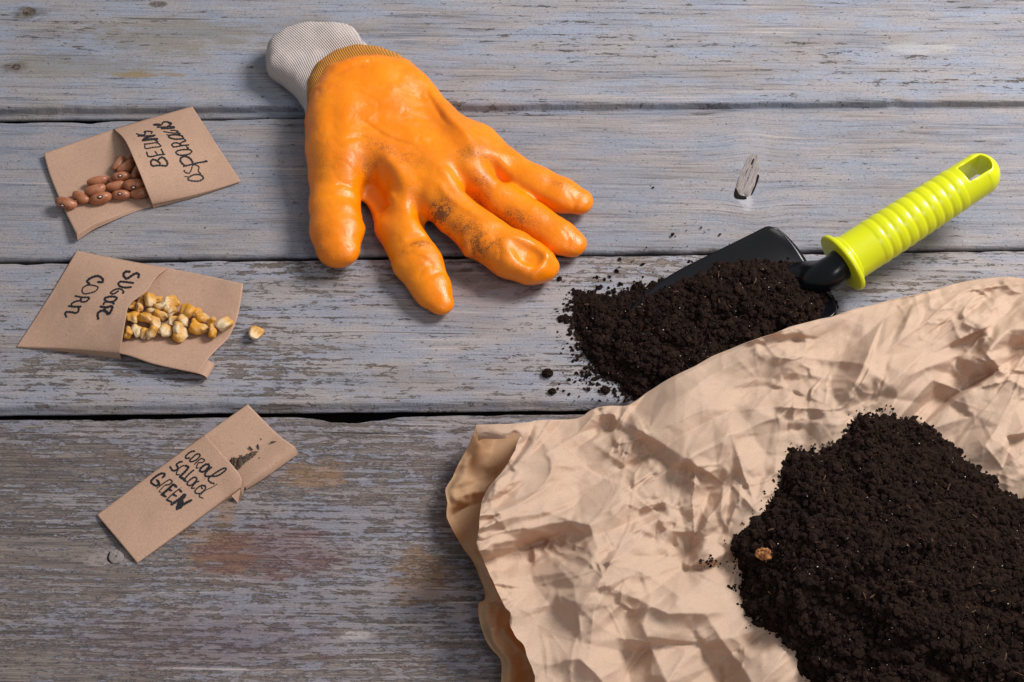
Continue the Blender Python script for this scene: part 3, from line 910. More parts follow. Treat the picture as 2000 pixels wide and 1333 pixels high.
palm_px = [(636, 200), (655, 165), (700, 150), (745, 146), (785, 150), (812, 170), (850, 215), (885, 250), (925, 290), (945, 320), (930, 350),
           (890, 372), (840, 385), (800, 372), (760, 352), (720, 345), (690, 335), (650, 330), (633, 290), (632, 240)]
pd = poly_sd(*np.meshgrid(X, Y, indexing='ij'), px2(palm_px, .018))
Rz = .0152 + .004 * np.exp(-(((X[:, None] - at(700, 200, .02)[0]) / .05) ** 2 + ((Y[None, :] - at(700, 200, .02)[1]) / .05) ** 2))
hz = Rz[:, :, None]
pd = pd[:, :, None] + .006
palm = np.sqrt(np.maximum(pd, 0) ** 2 + ((G3[2] - hz * 1.0) / 1.05) ** 2) - hz
thumbpad = finger(G3, [(668, 240, .021, .020), (668, 330, .020, .0185)], 1.0)
body = smin(smin(palm, thumbpad, .012), thumb, .006)
body = smin(body, fing, .012)
# dents and swellings, px, radius px, depth (m, positive pushes in)
XX, YY = np.meshgrid(X, Y, indexing='ij')


def gpx(px, py, z, rx, ry, ang=0):
    p = at(px, py, z); dx = XX - p[0]; dy = YY - p[1]; c, s = math.cos(ang), math.sin(ang)
    u = dx * c + dy * s; v = -dx * s + dy * c
    return np.exp(-(u / rx) ** 2 - (v / ry) ** 2)


dent = np.zeros_like(XX)
for (px, py, z, rx, ry, an, dp) in [
    (1030, 488, .029, .0115, .0066, -.50, -9.0062), (1064, 503, .026, .0030, .0080, -.45, -.0020), (1008, 460, .03, .010, .002, -.5, -.0008), (1010, 522, .024, .012, .0030, -.5, -.0010),
    (835, 210, .03, .010, .032, .5, .0065), (870, 240, .03, .006, .03, .75, -.0015), (760, 240, .03, .03, .02, 0, .002),
    (735, 345, .03, .008, .014, .6, .005), (765, 330, .03, .005, .016, .5, -.002), (715, 320, .03, .010, .008, 0, .0025),
    (822, 405, .03, .0045, .014, .55, .0075), (795, 375, .03, .004, .014, .4, -.0015), (910, 352, .03, .0055, .014, .7, .0070), (968, 318, .03, .005, .012, .7, .0060), (740, 385, .02, .006, .016, .5, .0045), (800, 350, .035, .006, .02, .5, -.0015), (870, 330, .035, .006, .02, .7, -.0015),
    (810, 455, .028, .009, .0022, .35, .0016), (815, 470, .028, .009, .002, .3, -.001), (832, 500, .025, .008, .0018, -.5, .001), (845, 530, .022, .006, .0016, .5, .0009),
    (670, 395, .03, .012, .003, .1, -.001), (660, 375, .03, .012, .003, .1, .0012), (690, 490, .026, .004, .008, -.2, -.0012), (640, 475, .026, .008, .008, 0, .0008),
    (690, 135, .03, .02, .005, .2, -.001), (650, 250, .035, .006, .03, .1, .0012), (880, 470, .02, .006, .012, .1, .0010), (905, 480, .02, .003, .012, .1, -.0008), (930, 495, .02, .003, .012, .1, .0010),
    (1100, 400, .02, .018, .0016, -.45, .0010), (1000, 300, .03, .004, .009, .8, .0012)]:
    if dp < -8: dent += (-dp - 9) * np.exp(-np.log(1 / np.maximum(gpx(px, py, z, rx, ry, an), 1e-30)) ** 2)
    else: dent += dp * gpx(px, py, z, rx, ry, an)
wr = fbm(XX * 30, YY * 30, 61, 2) * .0012 + fbm(XX * 120 + YY * 40, YY * 120, 71, 3) * .0006
px_, py_ = topx(np.stack([XX, YY, XX * 0 + .020], -1))
for dp, wd, L in [
    (.0010, 4, [(1010, 356), (1036, 370), (1072, 390), (1108, 404), (1132, 414), (1154, 404)]), (.0010, 4, [(1065, 480), (1094, 498), (1120, 503)]),
    (.0011, 4, [(769, 518), (790, 545), (815, 578), (842, 606), (880, 610)]), (.0011, 3.5, [(788, 470), (810, 466), (832, 457)]), (.0009, 3.5, [(795, 490), (822, 482), (842, 484)]), (.0008, 3.5, [(815, 540), (832, 520), (852, 515)]),
    (.0008, 3.5, [(703, 450), (710, 478), (700, 517)]), (.0008, 4, [(689, 261), (725, 275), (761, 295), (827, 315)]), (.0009, 4, [(665, 312), (700, 298), (728, 300)]),
    (-.0016, 6, [(736, 335), (752, 372), (778, 408)]), (.0010, 4, [(730, 345), (742, 380), (766, 410)]), (-.0012, 7, [(838, 360), (880, 405), (940, 440), (1000, 455)]),
    (.0008, 3.5, [(868, 440), (876, 470), (872, 490)]), (.0008, 3.5, [(892, 452), (900, 480), (898, 505)]), (.0007, 3.5, [(915, 475), (925, 500), (922, 520)]),
    (.0007, 3.5, [(650, 380), (675, 372), (700, 378)]), (.0006, 3, [(960, 470), (975, 495), (975, 520)]), (.0007, 3.5, [(965, 372), (985, 350)]), (.0007, 4, [(640, 190), (700, 165), (770, 150)]),
    (-.0012, 8, [(850, 210), (890, 262), (930, 300)]), (.0008, 4, [(830, 190), (858, 240), (880, 270)]), (.0006, 3, [(1090, 440), (1110, 462), (1108, 480)]), (.0006, 3, [(1105, 372), (1120, 388), (1118, 404)])]:
    dd, tt = line_dist(px_, py_, resample(L, 24))
    dent += dp * np.exp(-(dd / wd) ** 2) * np.clip(4 * tt, 0, 1) * np.clip(4 * (1 - tt), 0, 1)
wr += -np.abs(fbm(px_ / 38 + .3 * fbm(px_ / 20, py_ / 20, 5), py_ / 24, 91, 2)) * .0012
wr += .0003 * np.exp(-(fbm(px_ / 48, py_ / 30, 95, 2) / .030) ** 2) * sstep(-.02, .14, fbm(px_ / 75, py_ / 75, 97, 2))
wr += .0002 * np.exp(-(fbm(px_ / 26, py_ / 22, 105, 2) / .040) ** 2) * sstep(.0, .16, fbm(px_ / 60, py_ / 60, 107, 2))
S = body + (dent + wr)[:, :, None] * sstep(.006, .016, G3[2])
S = np.maximum(S, -(G3[2] - .0004))
GV, GF = surface_nets(S, (X[0], Y[0], Z[0]), GH)
GV = smooth_mesh(GV, GF, 2, .5)

b = NB('orange_rubber_coating'); co = b.co(); Xs = b.sep(co)
gb = at(760, 330, .02)
knit = b.noise(b.xyz(b.mul(b.add(Xs[0], b.mul(Xs[1], .6)), 900), b.mul(b.sub(Xs[1], b.mul(Xs[0], .6)), 1500), b.mul(Xs[2], 900)), 1, 2, .5)
big = b.noise(co, 35, 4, .6)
oc = b.mix(b.ss(big, .35, .7), (.87, .212, .0), (.92, .255, .0))
grit = b.noise(b.xyz(b.mul(b.add(Xs[0], b.mul(Xs[1], .7)), 1700), b.mul(b.sub(Xs[1], b.mul(Xs[0], .7)), 700), b.mul(Xs[2], 800)), 1, 4, .7)
dirt = None
groot = at(780, 320, 0)
for (px, py, z, rx, ry, an, k) in [(770, 300, .033, .028, .012, -.5, .62), (860, 395, .034, .010, .010, 0, 1.0), (905, 430, .034, .018, .010, -.5, .7), (925, 300, .03, .020, .012, .3, .6),
                                   (815, 470, .027, .012, .005, .4, .9), (835, 495, .025, .010, .008, 0, .5), (1010, 410, .027, .025, .008, -.45, .6), (1095, 348, .027, .022, .007, -.4, .5),
                                   (635, 320, .03, .010, .02, 0, .45), (625, 470, .02, .008, .02, 0, .45), (940, 460, .034, .02, .012, -.4, .7), (710, 320, .03, .03, .01, 0, .5), (835, 215, .03, .02, .02, .7, .3), (940, 350, .03, .01, .02, 0, .6)]:
    p = at(px, py, z) - groot
    dx = b.sub(Xs[0], float(p[0])); dy = b.sub(Xs[1], float(p[1])); c, s = math.cos(an), math.sin(an)
    u = b.mul(b.add(b.mul(dx, c), b.mul(dy, s)), 1 / rx); v = b.mul(b.add(b.mul(dx, -s), b.mul(dy, c)), 1 / ry)
    g = b.mul(b.math('EXPONENT', b.mul(b.add(b.mul(u, u), b.mul(v, v)), -1.0)), k)
    dirt = g if dirt is None else b.math('MAXIMUM', dirt, g)
dirt = b.mul(dirt, b.ss(b.noise(co, 75, 5, .7), .26, .56))
dm = b.ss(b.add(b.mul(dirt, .50), b.mul(grit, 1.0)), .68, .90)
dm2 = b.mul(dirt, .24)
oc = b.mix(b.math('MAXIMUM', b.mul(dm, .85), dm2), oc, (.060, .028, .010))
rgh = b.add(.20, b.mul(b.ss(b.noise(co, 140, 3), .4, .7), .16)); rgh = b.add(rgh, b.mul(dirt, .3))
hg = b.add(b.mul(knit, 1.2), b.add(b.mul(b.noise(co, 520, 4, .65), 1.3), b.mul(b.noise(co, 90, 2), .5)))
rubber = b.done(b.bsdf(oc, rgh, .5, b.bump(hg, .32, .0006), **{'Subsurface Weight': .06, 'Subsurface Radius': (.004, .0015, .0004), 'Subsurface Scale': 1.0}))
glove = empty('work_glove', groot); tag(glove, 'dirty orange rubber coated work glove lying palm up with its grey knit cuff folded back', 'glove')
mesh('rubber_coating', GV, GF, rubber, glove)


def knit_mat(name, c1, c2, fold, ang, fuzz=.3):
    b = NB(name); Xs = b.sep(b.co()); c, s = math.cos(ang), math.sin(ang)
    u = b.add(b.mul(Xs[0], c), b.mul(Xs[1], s)); v = b.add(b.mul(Xs[0], -s), b.mul(Xs[1], c))
    v = b.add(v, b.mul(Xs[2], .7))
    v = b.add(v, b.mul(b.mul(b.add(u, .115), b.add(u, .115)), fold))
    w = b.math('SINE', b.mul(v, 6.283 / .0016)); w2 = b.math('SINE', b.mul(b.add(u, b.mul(w, .0002)), 6.283 / .0017))
    n_ = b.noise(b.co(), 1400, 3, .7)
    h = b.add(b.mul(w, .9), b.add(b.mul(w2, .5), b.mul(n_, 1.4)))
    col = b.mix(b.ss(b.add(b.add(b.mul(w, .35), b.mul(w2, .15)), n_), .15, .85), c1, c2)
    col = b.mix(b.ss(b.noise(b.co(), 60, 3), .4, .75, 0, .3), col, tuple(q * .8 for q in c1))
    return b.done(b.bsdf(col, .9, .15, b.bump(h, .65, .0006), **{'Sheen Weight': fuzz}))


KN = knit_mat('grey_knit_cotton', (.42, .34, .31), (.64, .56, .525), 6.0, math.radians(-50))
KO = knit_mat('orange_soaked_knit', (.40, .15, .02), (.66, .28, .04), 0.0, math.radians(-60), .1)
H2 = .0011
cuff_px = [(549, 112), (552, 98), (570, 88), (610, 79), (672, 79), (690, 100), (725, 135), (765, 170), (690, 215), (632, 240), (625, 205), (600, 170), (568, 143), (550, 130)]
X = np.arange(-.185, -.02, H2); Y = np.arange(.15, .32, H2); Z = np.arange(-.001, .05, H2)
XX, YY = np.meshgrid(X, Y, indexing='ij')
pd = poly_sd(XX, YY, px2(cuff_px, .013))[:, :, None] + .001
zz = Z[None, None, :]
px_, py_ = topx(np.stack([XX, YY, XX * 0 + .013], -1))
Rc = (.0115 + .003 * fbm(XX * 40, YY * 40, 77, 3))[:, :, None]
cf_ = np.sqrt(np.maximum(pd, 0) ** 2 + ((zz - Rc * 1.15) / 1.15) ** 2) - Rc
# soft crease across the cuff and an opening at its far rim
pc = at(640, 105, .02); u = (XX - pc[0]) * math.cos(.12) + (YY - pc[1]) * math.sin(.12); v = -(XX - pc[0]) * math.sin(.12) + (YY - pc[1]) * math.cos(.12)
cf_ = cf_ + (np.exp(-(v / .006) ** 2 - (u / .03) ** 2) * .0016 + fbm(XX * 90, YY * 90, 83, 3) * .0012)[:, :, None]
po = at(648, 64, .012)
hole = np.sqrt(((XX[:, :, None] - po[0]) / 3.6) ** 2 + (YY[:, :, None] - po[1] - .008) ** 2 + (zz - .011) ** 2) - .0075
cf_ = np.maximum(cf_, -hole); cf_ = np.maximum(cf_, -(zz - .0004))
CV, CF = surface_nets(cf_, (X[0], Y[0], Z[0]), H2)
mesh('knit_cuff', smooth_mesh(CV, CF, 2), CF, KN, glove)
band_px = [(630, 176), (642, 152), (668, 133), (700, 124), (735, 128), (765, 140), (775, 165), (720, 190), (660, 215), (634, 215)]
pd = poly_sd(XX, YY, px2(band_px, .017))[:, :, None] + .003
Rb = .0150
bf_ = np.sqrt(np.maximum(pd, 0) ** 2 + ((zz - .0165) / 1.08) ** 2) - Rb
bf_ = np.maximum(bf_, -(zz - .0005))
CV, CF = surface_nets(bf_, (X[0], Y[0], Z[0]), H2)
mesh('cuff_band', smooth_mesh(CV, CF, 2), CF, KO, glove)

# ------------------------------------------------------------------ the trowel
b = NB('lime_plastic')
lc = b.mix(b.ss(b.noise(b.co(), 40, 2), .3, .7), (.60, .62, .003), (.64, .66, .004))
lime = b.done(b.bsdf(lc, .30, .5, b.bump(b.noise(b.co(), 300, 2), .04, .0003), **{'Subsurface Weight': .25, 'Subsurface Radius': (.004, .004, .0005), 'Subsurface Scale': 1.0}))
b = NB('black_enamel')
dust = b.ss(b.noise(b.co(), 700, 3, .7), .62, .74)
bl = b.mix(b.mul(dust, .22), (.005, .005, .007), (.05, .035, .028))
enamel = b.done(b.bsdf(bl, .22, .30, b.bump(b.noise(b.co(), 900, 2), .05, .0002)))
trowel = empty('garden_trowel', at(1520, 600)); tag(trowel, 'black bladed garden trowel with a ribbed lime green handle, loaded with soil', 'trowel')
p0 = at(1645, 514, .024); p1 = at(1944, 321, .044)
ax = p1 - p0; Lh = np.linalg.norm(ax); ax /= Lh
up = np.array([0, 0, 1.0]); up -= ax * (up @ ax); up /= np.linalg.norm(up); side = np.cross(ax, up)
hh = .00055
s = np.arange(-.006, Lh + .006, hh); a = np.arange(-.026, .026, hh); c = np.arange(-.022, .022, hh)
sv_ = s[:, None, None]; av = a[None, :, None]; cv = c[None, None, :]
LE = Lh
r = .0152 - .0014 * sstep(.0, LE, s)
rib0, rib1, nr = .022, LE - .031, 10
ph = (s - rib0) / (rib1 - rib0) * nr
inr = (s > rib0) & (s < rib1)
saw = ph - np.floor(ph)
r = r + np.where(inr, .00045 * sstep(0, .35, saw) * (1 - sstep(.72, 1.0, saw)) - .0001, 0) * sstep(rib0 - .001, rib0 + .002, s)
r = r[:, None, None]
rad = np.sqrt(av ** 2 + cv ** 2)
bodyd = rad - r
# rounded far end in plan, slightly flattened top and bottom towards the eye
ec = LE - .0139
endd = np.sqrt(np.maximum(sv_ - ec, 0) ** 2 + av ** 2) - .0139
flat = np.abs(cv) - (.0165 - .0045 * sstep(LE - .030, LE - .020, s))[:, None, None]


def smax(p, q, k): return -smin(-p, -q, k)


d = smax(bodyd, endd, .001) if False else bodyd
d = np.where(sv_ > ec, smax(np.sqrt(np.maximum(sv_ - ec, 0) ** 2 + av ** 2 + cv * cv * .95) - .0139, flat, .0015), d)
d = smax(d, flat, .0015)
d = smax(d, -sv_, .0008)
slot = np.maximum(np.abs(av) - .0062, LE - .0265 - sv_)
slot = np.maximum(slot, np.sqrt(np.maximum(sv_ - ec, 0) ** 2 + av ** 2) - .0078)
d = smax(d, -slot, .0008)
HV, HF = surface_nets(d, (0, 0, 0), hh)


def toworld(Q, o, s0=0):
    return p0 + (Q[:, :1] + s[0]) * ax + (Q[:, 1:2] + a[0]) * side + (Q[:, 2:] + c[0]) * up


hv = toworld(smooth_mesh(HV, HF, 1, .4), 0)
handle = mesh('handle', hv, HF[:, ::-1] if np.dot(np.cross(ax, side), up) < 0 else HF, lime, trowel)
# flange: oval collar
s2 = np.arange(-.004, .006, hh)[:, None, None]
fl_ = np.sqrt((av / 1.26) ** 2 + (cv / 1.0) ** 2) - .0170
fd = smax(fl_, np.abs(s2 - .0005) - .0017, .0012)
step = smax(rad - .0166, np.abs(s2 - .003) - .0022, .001)
fd = np.minimum(fd, step)
FV, FF = surface_nets(np.pad(fd, 0), (0, 0, 0), hh)
fv = p0 + (FV[:, :1] - .004) * ax + (FV[:, 1:2] + a[0]) * side + (FV[:, 2:] + c[0]) * up
mesh('collar', fv, FF[:, ::-1] if np.dot(np.cross(ax, side), up) < 0 else FF, lime, trowel)

# blade: a scoop with raised sides
bk0 = at(1500, 443, .019); bk1 = at(1650, 612, .019)   # back corners
ctr = (bk0 + bk1) / 2; ctr[2] = .003
tip = at(1205, 705, .002)
bx = tip - ctr; BL = np.linalg.norm(bx); bx /= BL
bs = np.cross(bx, [0, 0, 1]); bs /= np.linalg.norm(bs)
hw = abs((bk0 - bk1) @ bs) / 2
nu, nv = 60, 41; V = []
for i in range(nu):
    t = i / (nu - 1)
    wd = hw * (1 - .12 * t) * (1 - max(0, (t - .45) / .55) ** 2.4) ** .6
    if t < .04: wd *= .92 + 2.0 * t
    for j in range(nv):
        q = -1 + 2 * j / (nv - 1)
        zz_ = .0025 + .0165 * abs(q) ** 1.6 * (1 - .55 * t) * (wd / hw) + .002 * (1 - t)
        back = .010 * (1 - abs(q) ** 3) * (1 - t) ** 4
        V.append(ctr * [1, 1, 0] + bx * (t * BL - back) * [1, 1, 0] + bs * q * wd + np.array([0, 0, zz_]))
bo = mesh('blade', V, gridfaces(nu, nv), enamel, trowel)
m = bo.modifiers.new('Solidify', 'SOLIDIFY'); m.thickness = .0013; m.offset = 0
# neck
cp = [p0 + ax * .002, p0 - ax * .012 - up * .0020, ctr * [1, 1, 0] + bx * .004 + np.array([0, 0, .0088]), ctr * [1, 1, 0] + bx * .032 + np.array([0, 0, .0020])]
C = resample(np.array(cp), 36); Vn = []
for i in range(36):
    t = i / 35; T = C[min(i + 1, 35)] - C[max(i - 1, 0)]; T /= np.linalg.norm(T)
    sd_ = np.cross(T, [0, 0, 1]); sd_ /= np.linalg.norm(sd_); uu = np.cross(sd_, T)
    ra = .0102 + .0040 * sstep(.1, .6, t); rb = .0100 - .0058 * sstep(.15, .75, t)
    for j in range(24):
        an = j / 24 * 2 * math.pi
        Vn.append(C[i] + sd_ * math.cos(an) * ra + uu * math.sin(an) * rb)
Fn = [(i * 24 + j, i * 24 + (j + 1) % 24, (i + 1) * 24 + (j + 1) % 24, (i + 1) * 24 + j) for i in range(35) for j in range(24)]
mesh('neck', Vn, Fn, enamel, trowel)

# ------------------------------------------------------------------ crumpled paper bag
GX0, GY0, GST = 820.0, 480.0, 2.0
NX, NY = 760, 760
gx = GX0 + np.arange(NX) * GST; gy = GY0 + np.arange(NY) * GST
GXX, GYY = np.meshgrid(gx, gy, indexing='ij')


def facets(sp, seed, aniso=0.0):
    R = np.random.RandomState(seed); pts = []
    for i in np.arange(GX0 - 2 * sp, GX0 + NX * GST + 2 * sp, sp):
        for j in np.arange(GY0 - 2 * sp, GY0 + NY * GST + 2 * sp, sp):
            pts.append((i + R.uniform(-.55, .55) * sp, j + R.uniform(-.55, .55) * sp))
    res = delaunay_2d_cdt([Vector(p) for p in pts], [], [], 0, 1e-5)
    P = np.array([v[:] for v in res[0]]); T = res[2]
    h = R.randn(len(P)); h = np.clip(h, -1.7, 1.7)
    out = np.zeros((NX, NY))
    for t in T:
        A, B, C_ = P[t[0]], P[t[1]], P[t[2]]
        x0 = max(0, int((min(A[0], B[0], C_[0]) - GX0) / GST)); x1 = min(NX, int((max(A[0], B[0], C_[0]) - GX0) / GST) + 2)
        y0 = max(0, int((min(A[1], B[1], C_[1]) - GY0) / GST)); y1 = min(NY, int((max(A[1], B[1], C_[1]) - GY0) / GST) + 2)
        if x1 <= x0 or y1 <= y0: continue
        x = gx[x0:x1][:, None]; y = gy[y0:y1][None]
        den = (B[1] - C_[1]) * (A[0] - C_[0]) + (C_[0] - B[0]) * (A[1] - C_[1])
        if abs(den) < 1e-9: continue
        l1 = ((B[1] - C_[1]) * (x - C_[0]) + (C_[0] - B[0]) * (y - C_[1])) / den
        l2 = ((C_[1] - A[1]) * (x - C_[0]) + (A[0] - C_[0]) * (y - C_[1])) / den
        l3 = 1 - l1 - l2; m = (l1 >= -1e-6) & (l2 >= -1e-6) & (l3 >= -1e-6)
        out[x0:x1, y0:y1][m] = (l1 * h[t[0]] + l2 * h[t[1]] + l3 * h[t[2]])[m]
    return out


def samp(G, x, y):
    fx = np.clip((x - GX0) / GST, 0, NX - 1.001); fy = np.clip((y - GY0) / GST, 0, NY - 1.001)
    i = fx.astype(int); j = fy.astype(int); u = fx - i; v = fy - j
    return (G[i, j] * (1 - u) + G[i + 1, j] * u) * (1 - v) + (G[i, j + 1] * (1 - u) + G[i + 1, j + 1] * u) * v


F1, F2, F3, F4 = facets(120, 11), facets(58, 12), facets(27, 13), facets(14, 14)
w1 = fbm(GXX / 90, GYY / 90, 201, 3) * 60; w2 = fbm(GXX / 90 + 7, GYY / 90 + 3, 211, 3) * 60
G1, G2, G3_ = facets(150, 31), facets(70, 32), facets(34, 33)
AX_ = GXX - 1400.; AY_ = GYY - 1000.
al_ = math.radians(-38) + .55 * fbm(GXX / 420, GYY / 420, 241, 2)
U_ = AX_ * np.cos(al_) + AY_ * np.sin(al_); V_ = -AX_ * np.sin(al_) + AY_ * np.cos(al_)


def stretch(k1, k2, ox=0.0, oy=0.0):
    return 1500 + ox + U_ * k1, 1200 + oy + V_ * k2


sx1, sy1 = stretch(.50, 1.0); sx2, sy2 = stretch(.45, 1.05, 90, 40); sx3, sy3 = stretch(.6, 1.1, -60, 110)
CR = .0042 * samp(F1, GXX, GYY) - .0058 * np.abs(samp(G1, sx1, sy1))
CR += .0058 * samp(F2, sx2, sy2) - .0050 * np.abs(samp(G2, sx3, sy3))
pm = sstep(-.06, .20, fbm(GXX / 120, GYY / 120, 221, 2))
CR += (.0031 * samp(F3, sx1 * 1.0, sy1) - .0016 * np.abs(samp(G3_, GXX, GYY))) * (.22 + .78 * pm) + .0008 * samp(F4, GXX, GYY) * (.1 + .9 * pm)
CR += .005
for g_, a_, w_0 in ((G1, .0010, .035), (G2, .0009, .05), (G3_, .0006, .10)):
    q_ = samp(g_, sx1 if g_ is G1 else sx3 if g_ is G2 else GXX, sy1 if g_ is G1 else sy3 if g_ is G2 else GYY)
    CR += a_ * np.exp(-(q_ / w_0) ** 2) * (.3 + .7 * pm)
CR *= 1.25
CR += .0045
ridges = [
    (.008, 26, [(1067, 1000), (1150, 1029), (1173, 1079)]), (.010, 34, [(1412, 863), (1275, 938), (1192, 996), (1125, 1012)]),
    (.007, 30, [(926, 1037), (1000, 1012), (1060, 1000)]), (.008, 26, [(1163, 1099), (1250, 1112), (1358, 1182)]),
    (.005, 22, [(1092, 1166), (1192, 1145)]), (.009, 28, [(1192, 1153), (1159, 1195), (1150, 1290)]), (.009, 26, [(1200, 1153), (1308, 1199), (1453, 1195)]),
    (.007, 24, [(1254, 1220), (1270, 1265), (1305, 1335)]), (.008, 28, [(1383, 1203), (1416, 1261), (1480, 1345)]), (.008, 26, [(1090, 1290), (1130, 1286), (1190, 1350)]),
    (.006, 22, [(1047, 846), (1088, 900), (1067, 946)]), (.010, 40, [(1733, 753), (1830, 662), (1974, 566)]), (.006, 30, [(1469, 807), (1541, 729), (1685, 747)]),
    (.006, 26, [(1914, 638), (1956, 723), (1998, 753)]), (.007, 28, [(1300, 921), (1420, 849), (1529, 813)]), (.005, 22, [(1499, 659), (1541, 693), (1685, 711), (1733, 747)]),
    (-.007, 28, [(1130, 960), (1290, 880), (1430, 800), (1500, 770)]), (-.006, 24, [(1180, 1060), (1240, 1085), (1330, 1090)]), (-.006, 26, [(1180, 830), (1100, 860), (1080, 880)]),
    (-.005, 22, [(1650, 800), (1720, 770), (1790, 790)]), (-.006, 24, [(1220, 1250), (1230, 1330)]), (-.005, 22, [(1350, 1230), (1390, 1300), (1400, 1340)])]
for am, wd, L in ridges:
    dd, tt = line_dist(GXX + w1 * .15, GYY + w2 * .15, L)
    CR += am * .9 * np.exp(-dd / wd) * (.6 + .4 * np.sin(np.pi * np.clip(tt, .05, .95)))
heap_px = [(1700, 806), (1665, 825), (1632, 868), (1598, 880), (1555, 884), (1540, 905), (1515, 960), (1490, 1000), (1462, 1035), (1430, 1065), (1437, 1092), (1455, 1120),
           (1458, 1165), (1455, 1200), (1500, 1225), (1545, 1260), (1582, 1333), (1600, 1500), (2300, 1500), (2300, 1150), (2060, 1010), (1990, 978), (1925, 928), (1860, 872), (1815, 832), (1760, 822), (1720, 815)]
HD = -poly_sd(GXX, GYY, heap_px)
flatw = sstep(40, -40, -HD) if False else sstep(-60, 60, HD)
TOP = [(928, 832), (965, 829), (1000, 828), (1050, 823), (1130, 820), (1165, 803), (1190, 797), (1240, 793), (1285, 765), (1320, 741), (1400, 700), (1480, 665), (1560, 640), (1640, 617), (1700, 600), (1760, 585), (1830, 570), (1900, 553), (1960, 545), (2010, 545), (2080, 560), (2200, 570)]
TZ = [(928, .020), (1000, .022), (1130, .012), (1240, .012), (1320, .024), (1480, .027), (1640, .022), (1760, .014), (1900, .022), (2010, .024), (2200, .02)]
LEFT = [(1040, 832), (1012, 862), (1000, 890), (985, 925), (955, 965), (937, 1005), (933, 1060), (938, 1085), (952, 1112), (966, 1148), (985, 1190), (1000, 1206), (998, 1225), (1008, 1252), (1025, 1270), (1034, 1300), (1040, 1335), (1050, 1430), (1060, 1700), (1070, 2000)]
LZ = [(832, .024), (900, .040), (1005, .047), (1110, .042), (1200, .038), (1333, .036), (2000, .02)]


def paper_z(px, py):
    cr = samp(CR, px, py)
    hd = samp(HD, px, py); fw = sstep(-70, 50, hd)
    dt, _ = line_dist(px, py, TOP); dl, _ = line_dist(px, py, LEFT)
    zt = np.interp(px, [q[0] for q in TZ], [q[1] for q in TZ]); zl = np.interp(py, [q[0] for q in LZ], [q[1] for q in LZ])
    base = .0195 - .008 * fw
    wt = np.exp(-dt / 75); wl = np.exp(-dl / 105)
    z = base * (1 - np.maximum(wt, wl)) + np.where(wt > wl, zt * wt, zl * wl)
    z = z + cr * (1 - .55 * fw) * (1 - .5 * np.exp(-dt / 25))
    return np.where(z > .005, z, .005 - .0035 * np.tanh((.005 - z) / .009))


bag = empty('paper_bag', at(1300, 1000)); tag(bag, 'crumpled brown kraft paper bag with its mouth gaping at the left', 'paper bag')
T_ = resample([(1040, 824)] + [q for q in TOP if q[0] > 1045], 480, True); L_ = resample(LEFT, 520, True)
# keep the near rows dense: nonuniform along the left curve
P = T_[:, None, :] + L_[None, :, :] - L_[0]
def jag(n, stp, amp, seed):
    R_ = np.random.RandomState(seed); k = np.arange(0, n + stp * 2, stp) + 0.0; k[1:-1] += R_.uniform(-.4, .4, len(k) - 2) * stp
    return np.interp(np.arange(n), k, R_.uniform(-1, 1, len(k)) * amp)


L_[:, 0] += jag(520, 17, 6.0, 3) * sstep(0, 25, np.arange(520)) + jag(520, 7, 2.0, 4) * sstep(0, 25, np.arange(520))
T_[:, 1] += jag(480, 16, 2.2, 5) * sstep(0, 15, np.arange(480))
w_ = (1 - np.clip(np.arange(480) / 60.0, 0, 1))[:, None]      # ragged left outline fades inward
Lf = np.stack([np.convolve(np.pad(L_[:, 0], 40, 'edge'), np.ones(81) / 81, 'valid'), L_[:, 1]], -1)
P[..., 0] = T_[:, None, 0] + (L_[None, :, 0] * w_ + Lf[None, :, 0] * (1 - w_)) - L_[0, 0]
P[..., 1] = T_[:, None, 1] + L_[None, :, 1] - L_[0, 1]
Zp = paper_z(P[..., 0], P[..., 1])
V = at(P[..., 0], P[..., 1], Zp)
F = gridfaces(480, 520)
mesh('upper_sheet', V.reshape(-1, 3), F[:, ::-1], BAGP, bag)
# rolled fold along the far edge, joining the two layers
e = V[:, 0]; rows = [e]
for k in range(1, 7):
    an = k / 6 * math.pi * .5
    q = e.copy(); q[:, 1] += math.sin(an) * .0035; q[:, 2] = e[:, 2] * (math.cos(an) * .92 + .08); rows.append(q)
mesh('far_fold', np.stack(rows, 1).reshape(-1, 3), gridfaces(480, 7), BAGP, bag)

# lower sheet: left outline, stands up, then runs in under the upper sheet
L2 = [(930, 830, .026), (925, 850, .024), (912, 880, .020), (888, 920, .016), (873, 950, .014), (870, 970, .014), (873, 1000, .012), (886, 1035, .010), (905, 1070, .010), (922, 1095, .011),
      (935, 1130, .012), (947, 1168, .013), (936, 1180, .012), (937, 1212, .010), (950, 1250, .010), (962, 1272, .009), (976, 1290, .010), (980, 1320, .010), (984, 1350, .010), (1000, 1450, .01), (1010, 1600, .01)]
E = resample(L2, 260); nw = 60; V = []
E[:, 0] += jag(260, 11, 4.0, 8) * sstep(0, 14, np.arange(260)); E[:, 2] += jag(260, 9, .002, 9)
dark_in = np.linspace(0, 1, nw)
for i in range(260):
    ex, ey, ez = E[i]
    for t in dark_in:
        px = ex + t * 190 + 0.0; py = ey + t * (26 * (1 - i / 260.) + 10)
        z = ez * .8 * max(0, 1 - t / .30) ** 1.3 + .0022
        z += float(fbm(np.array(px / 40.), np.array(py / 40.), 301, 3)) * .0075 * sstep(0, .12, t) * (1 - .5 * t) + float(fbm(np.array(px / 14.), np.array(py / 30.), 311, 2)) * .0022 + float(samp(CR, np.array(px + 150.), np.array(py + 60.))) * .9 * sstep(0, .1, t) * (1 - .5 * t)
        z = min(z, .0035 + .03 * max(0.0, 1 - t / .45))
        V.append((px, py, max(z, .0012)))
V = np.array(V); VL = at(V[:, 0], V[:, 1], V[:, 2])
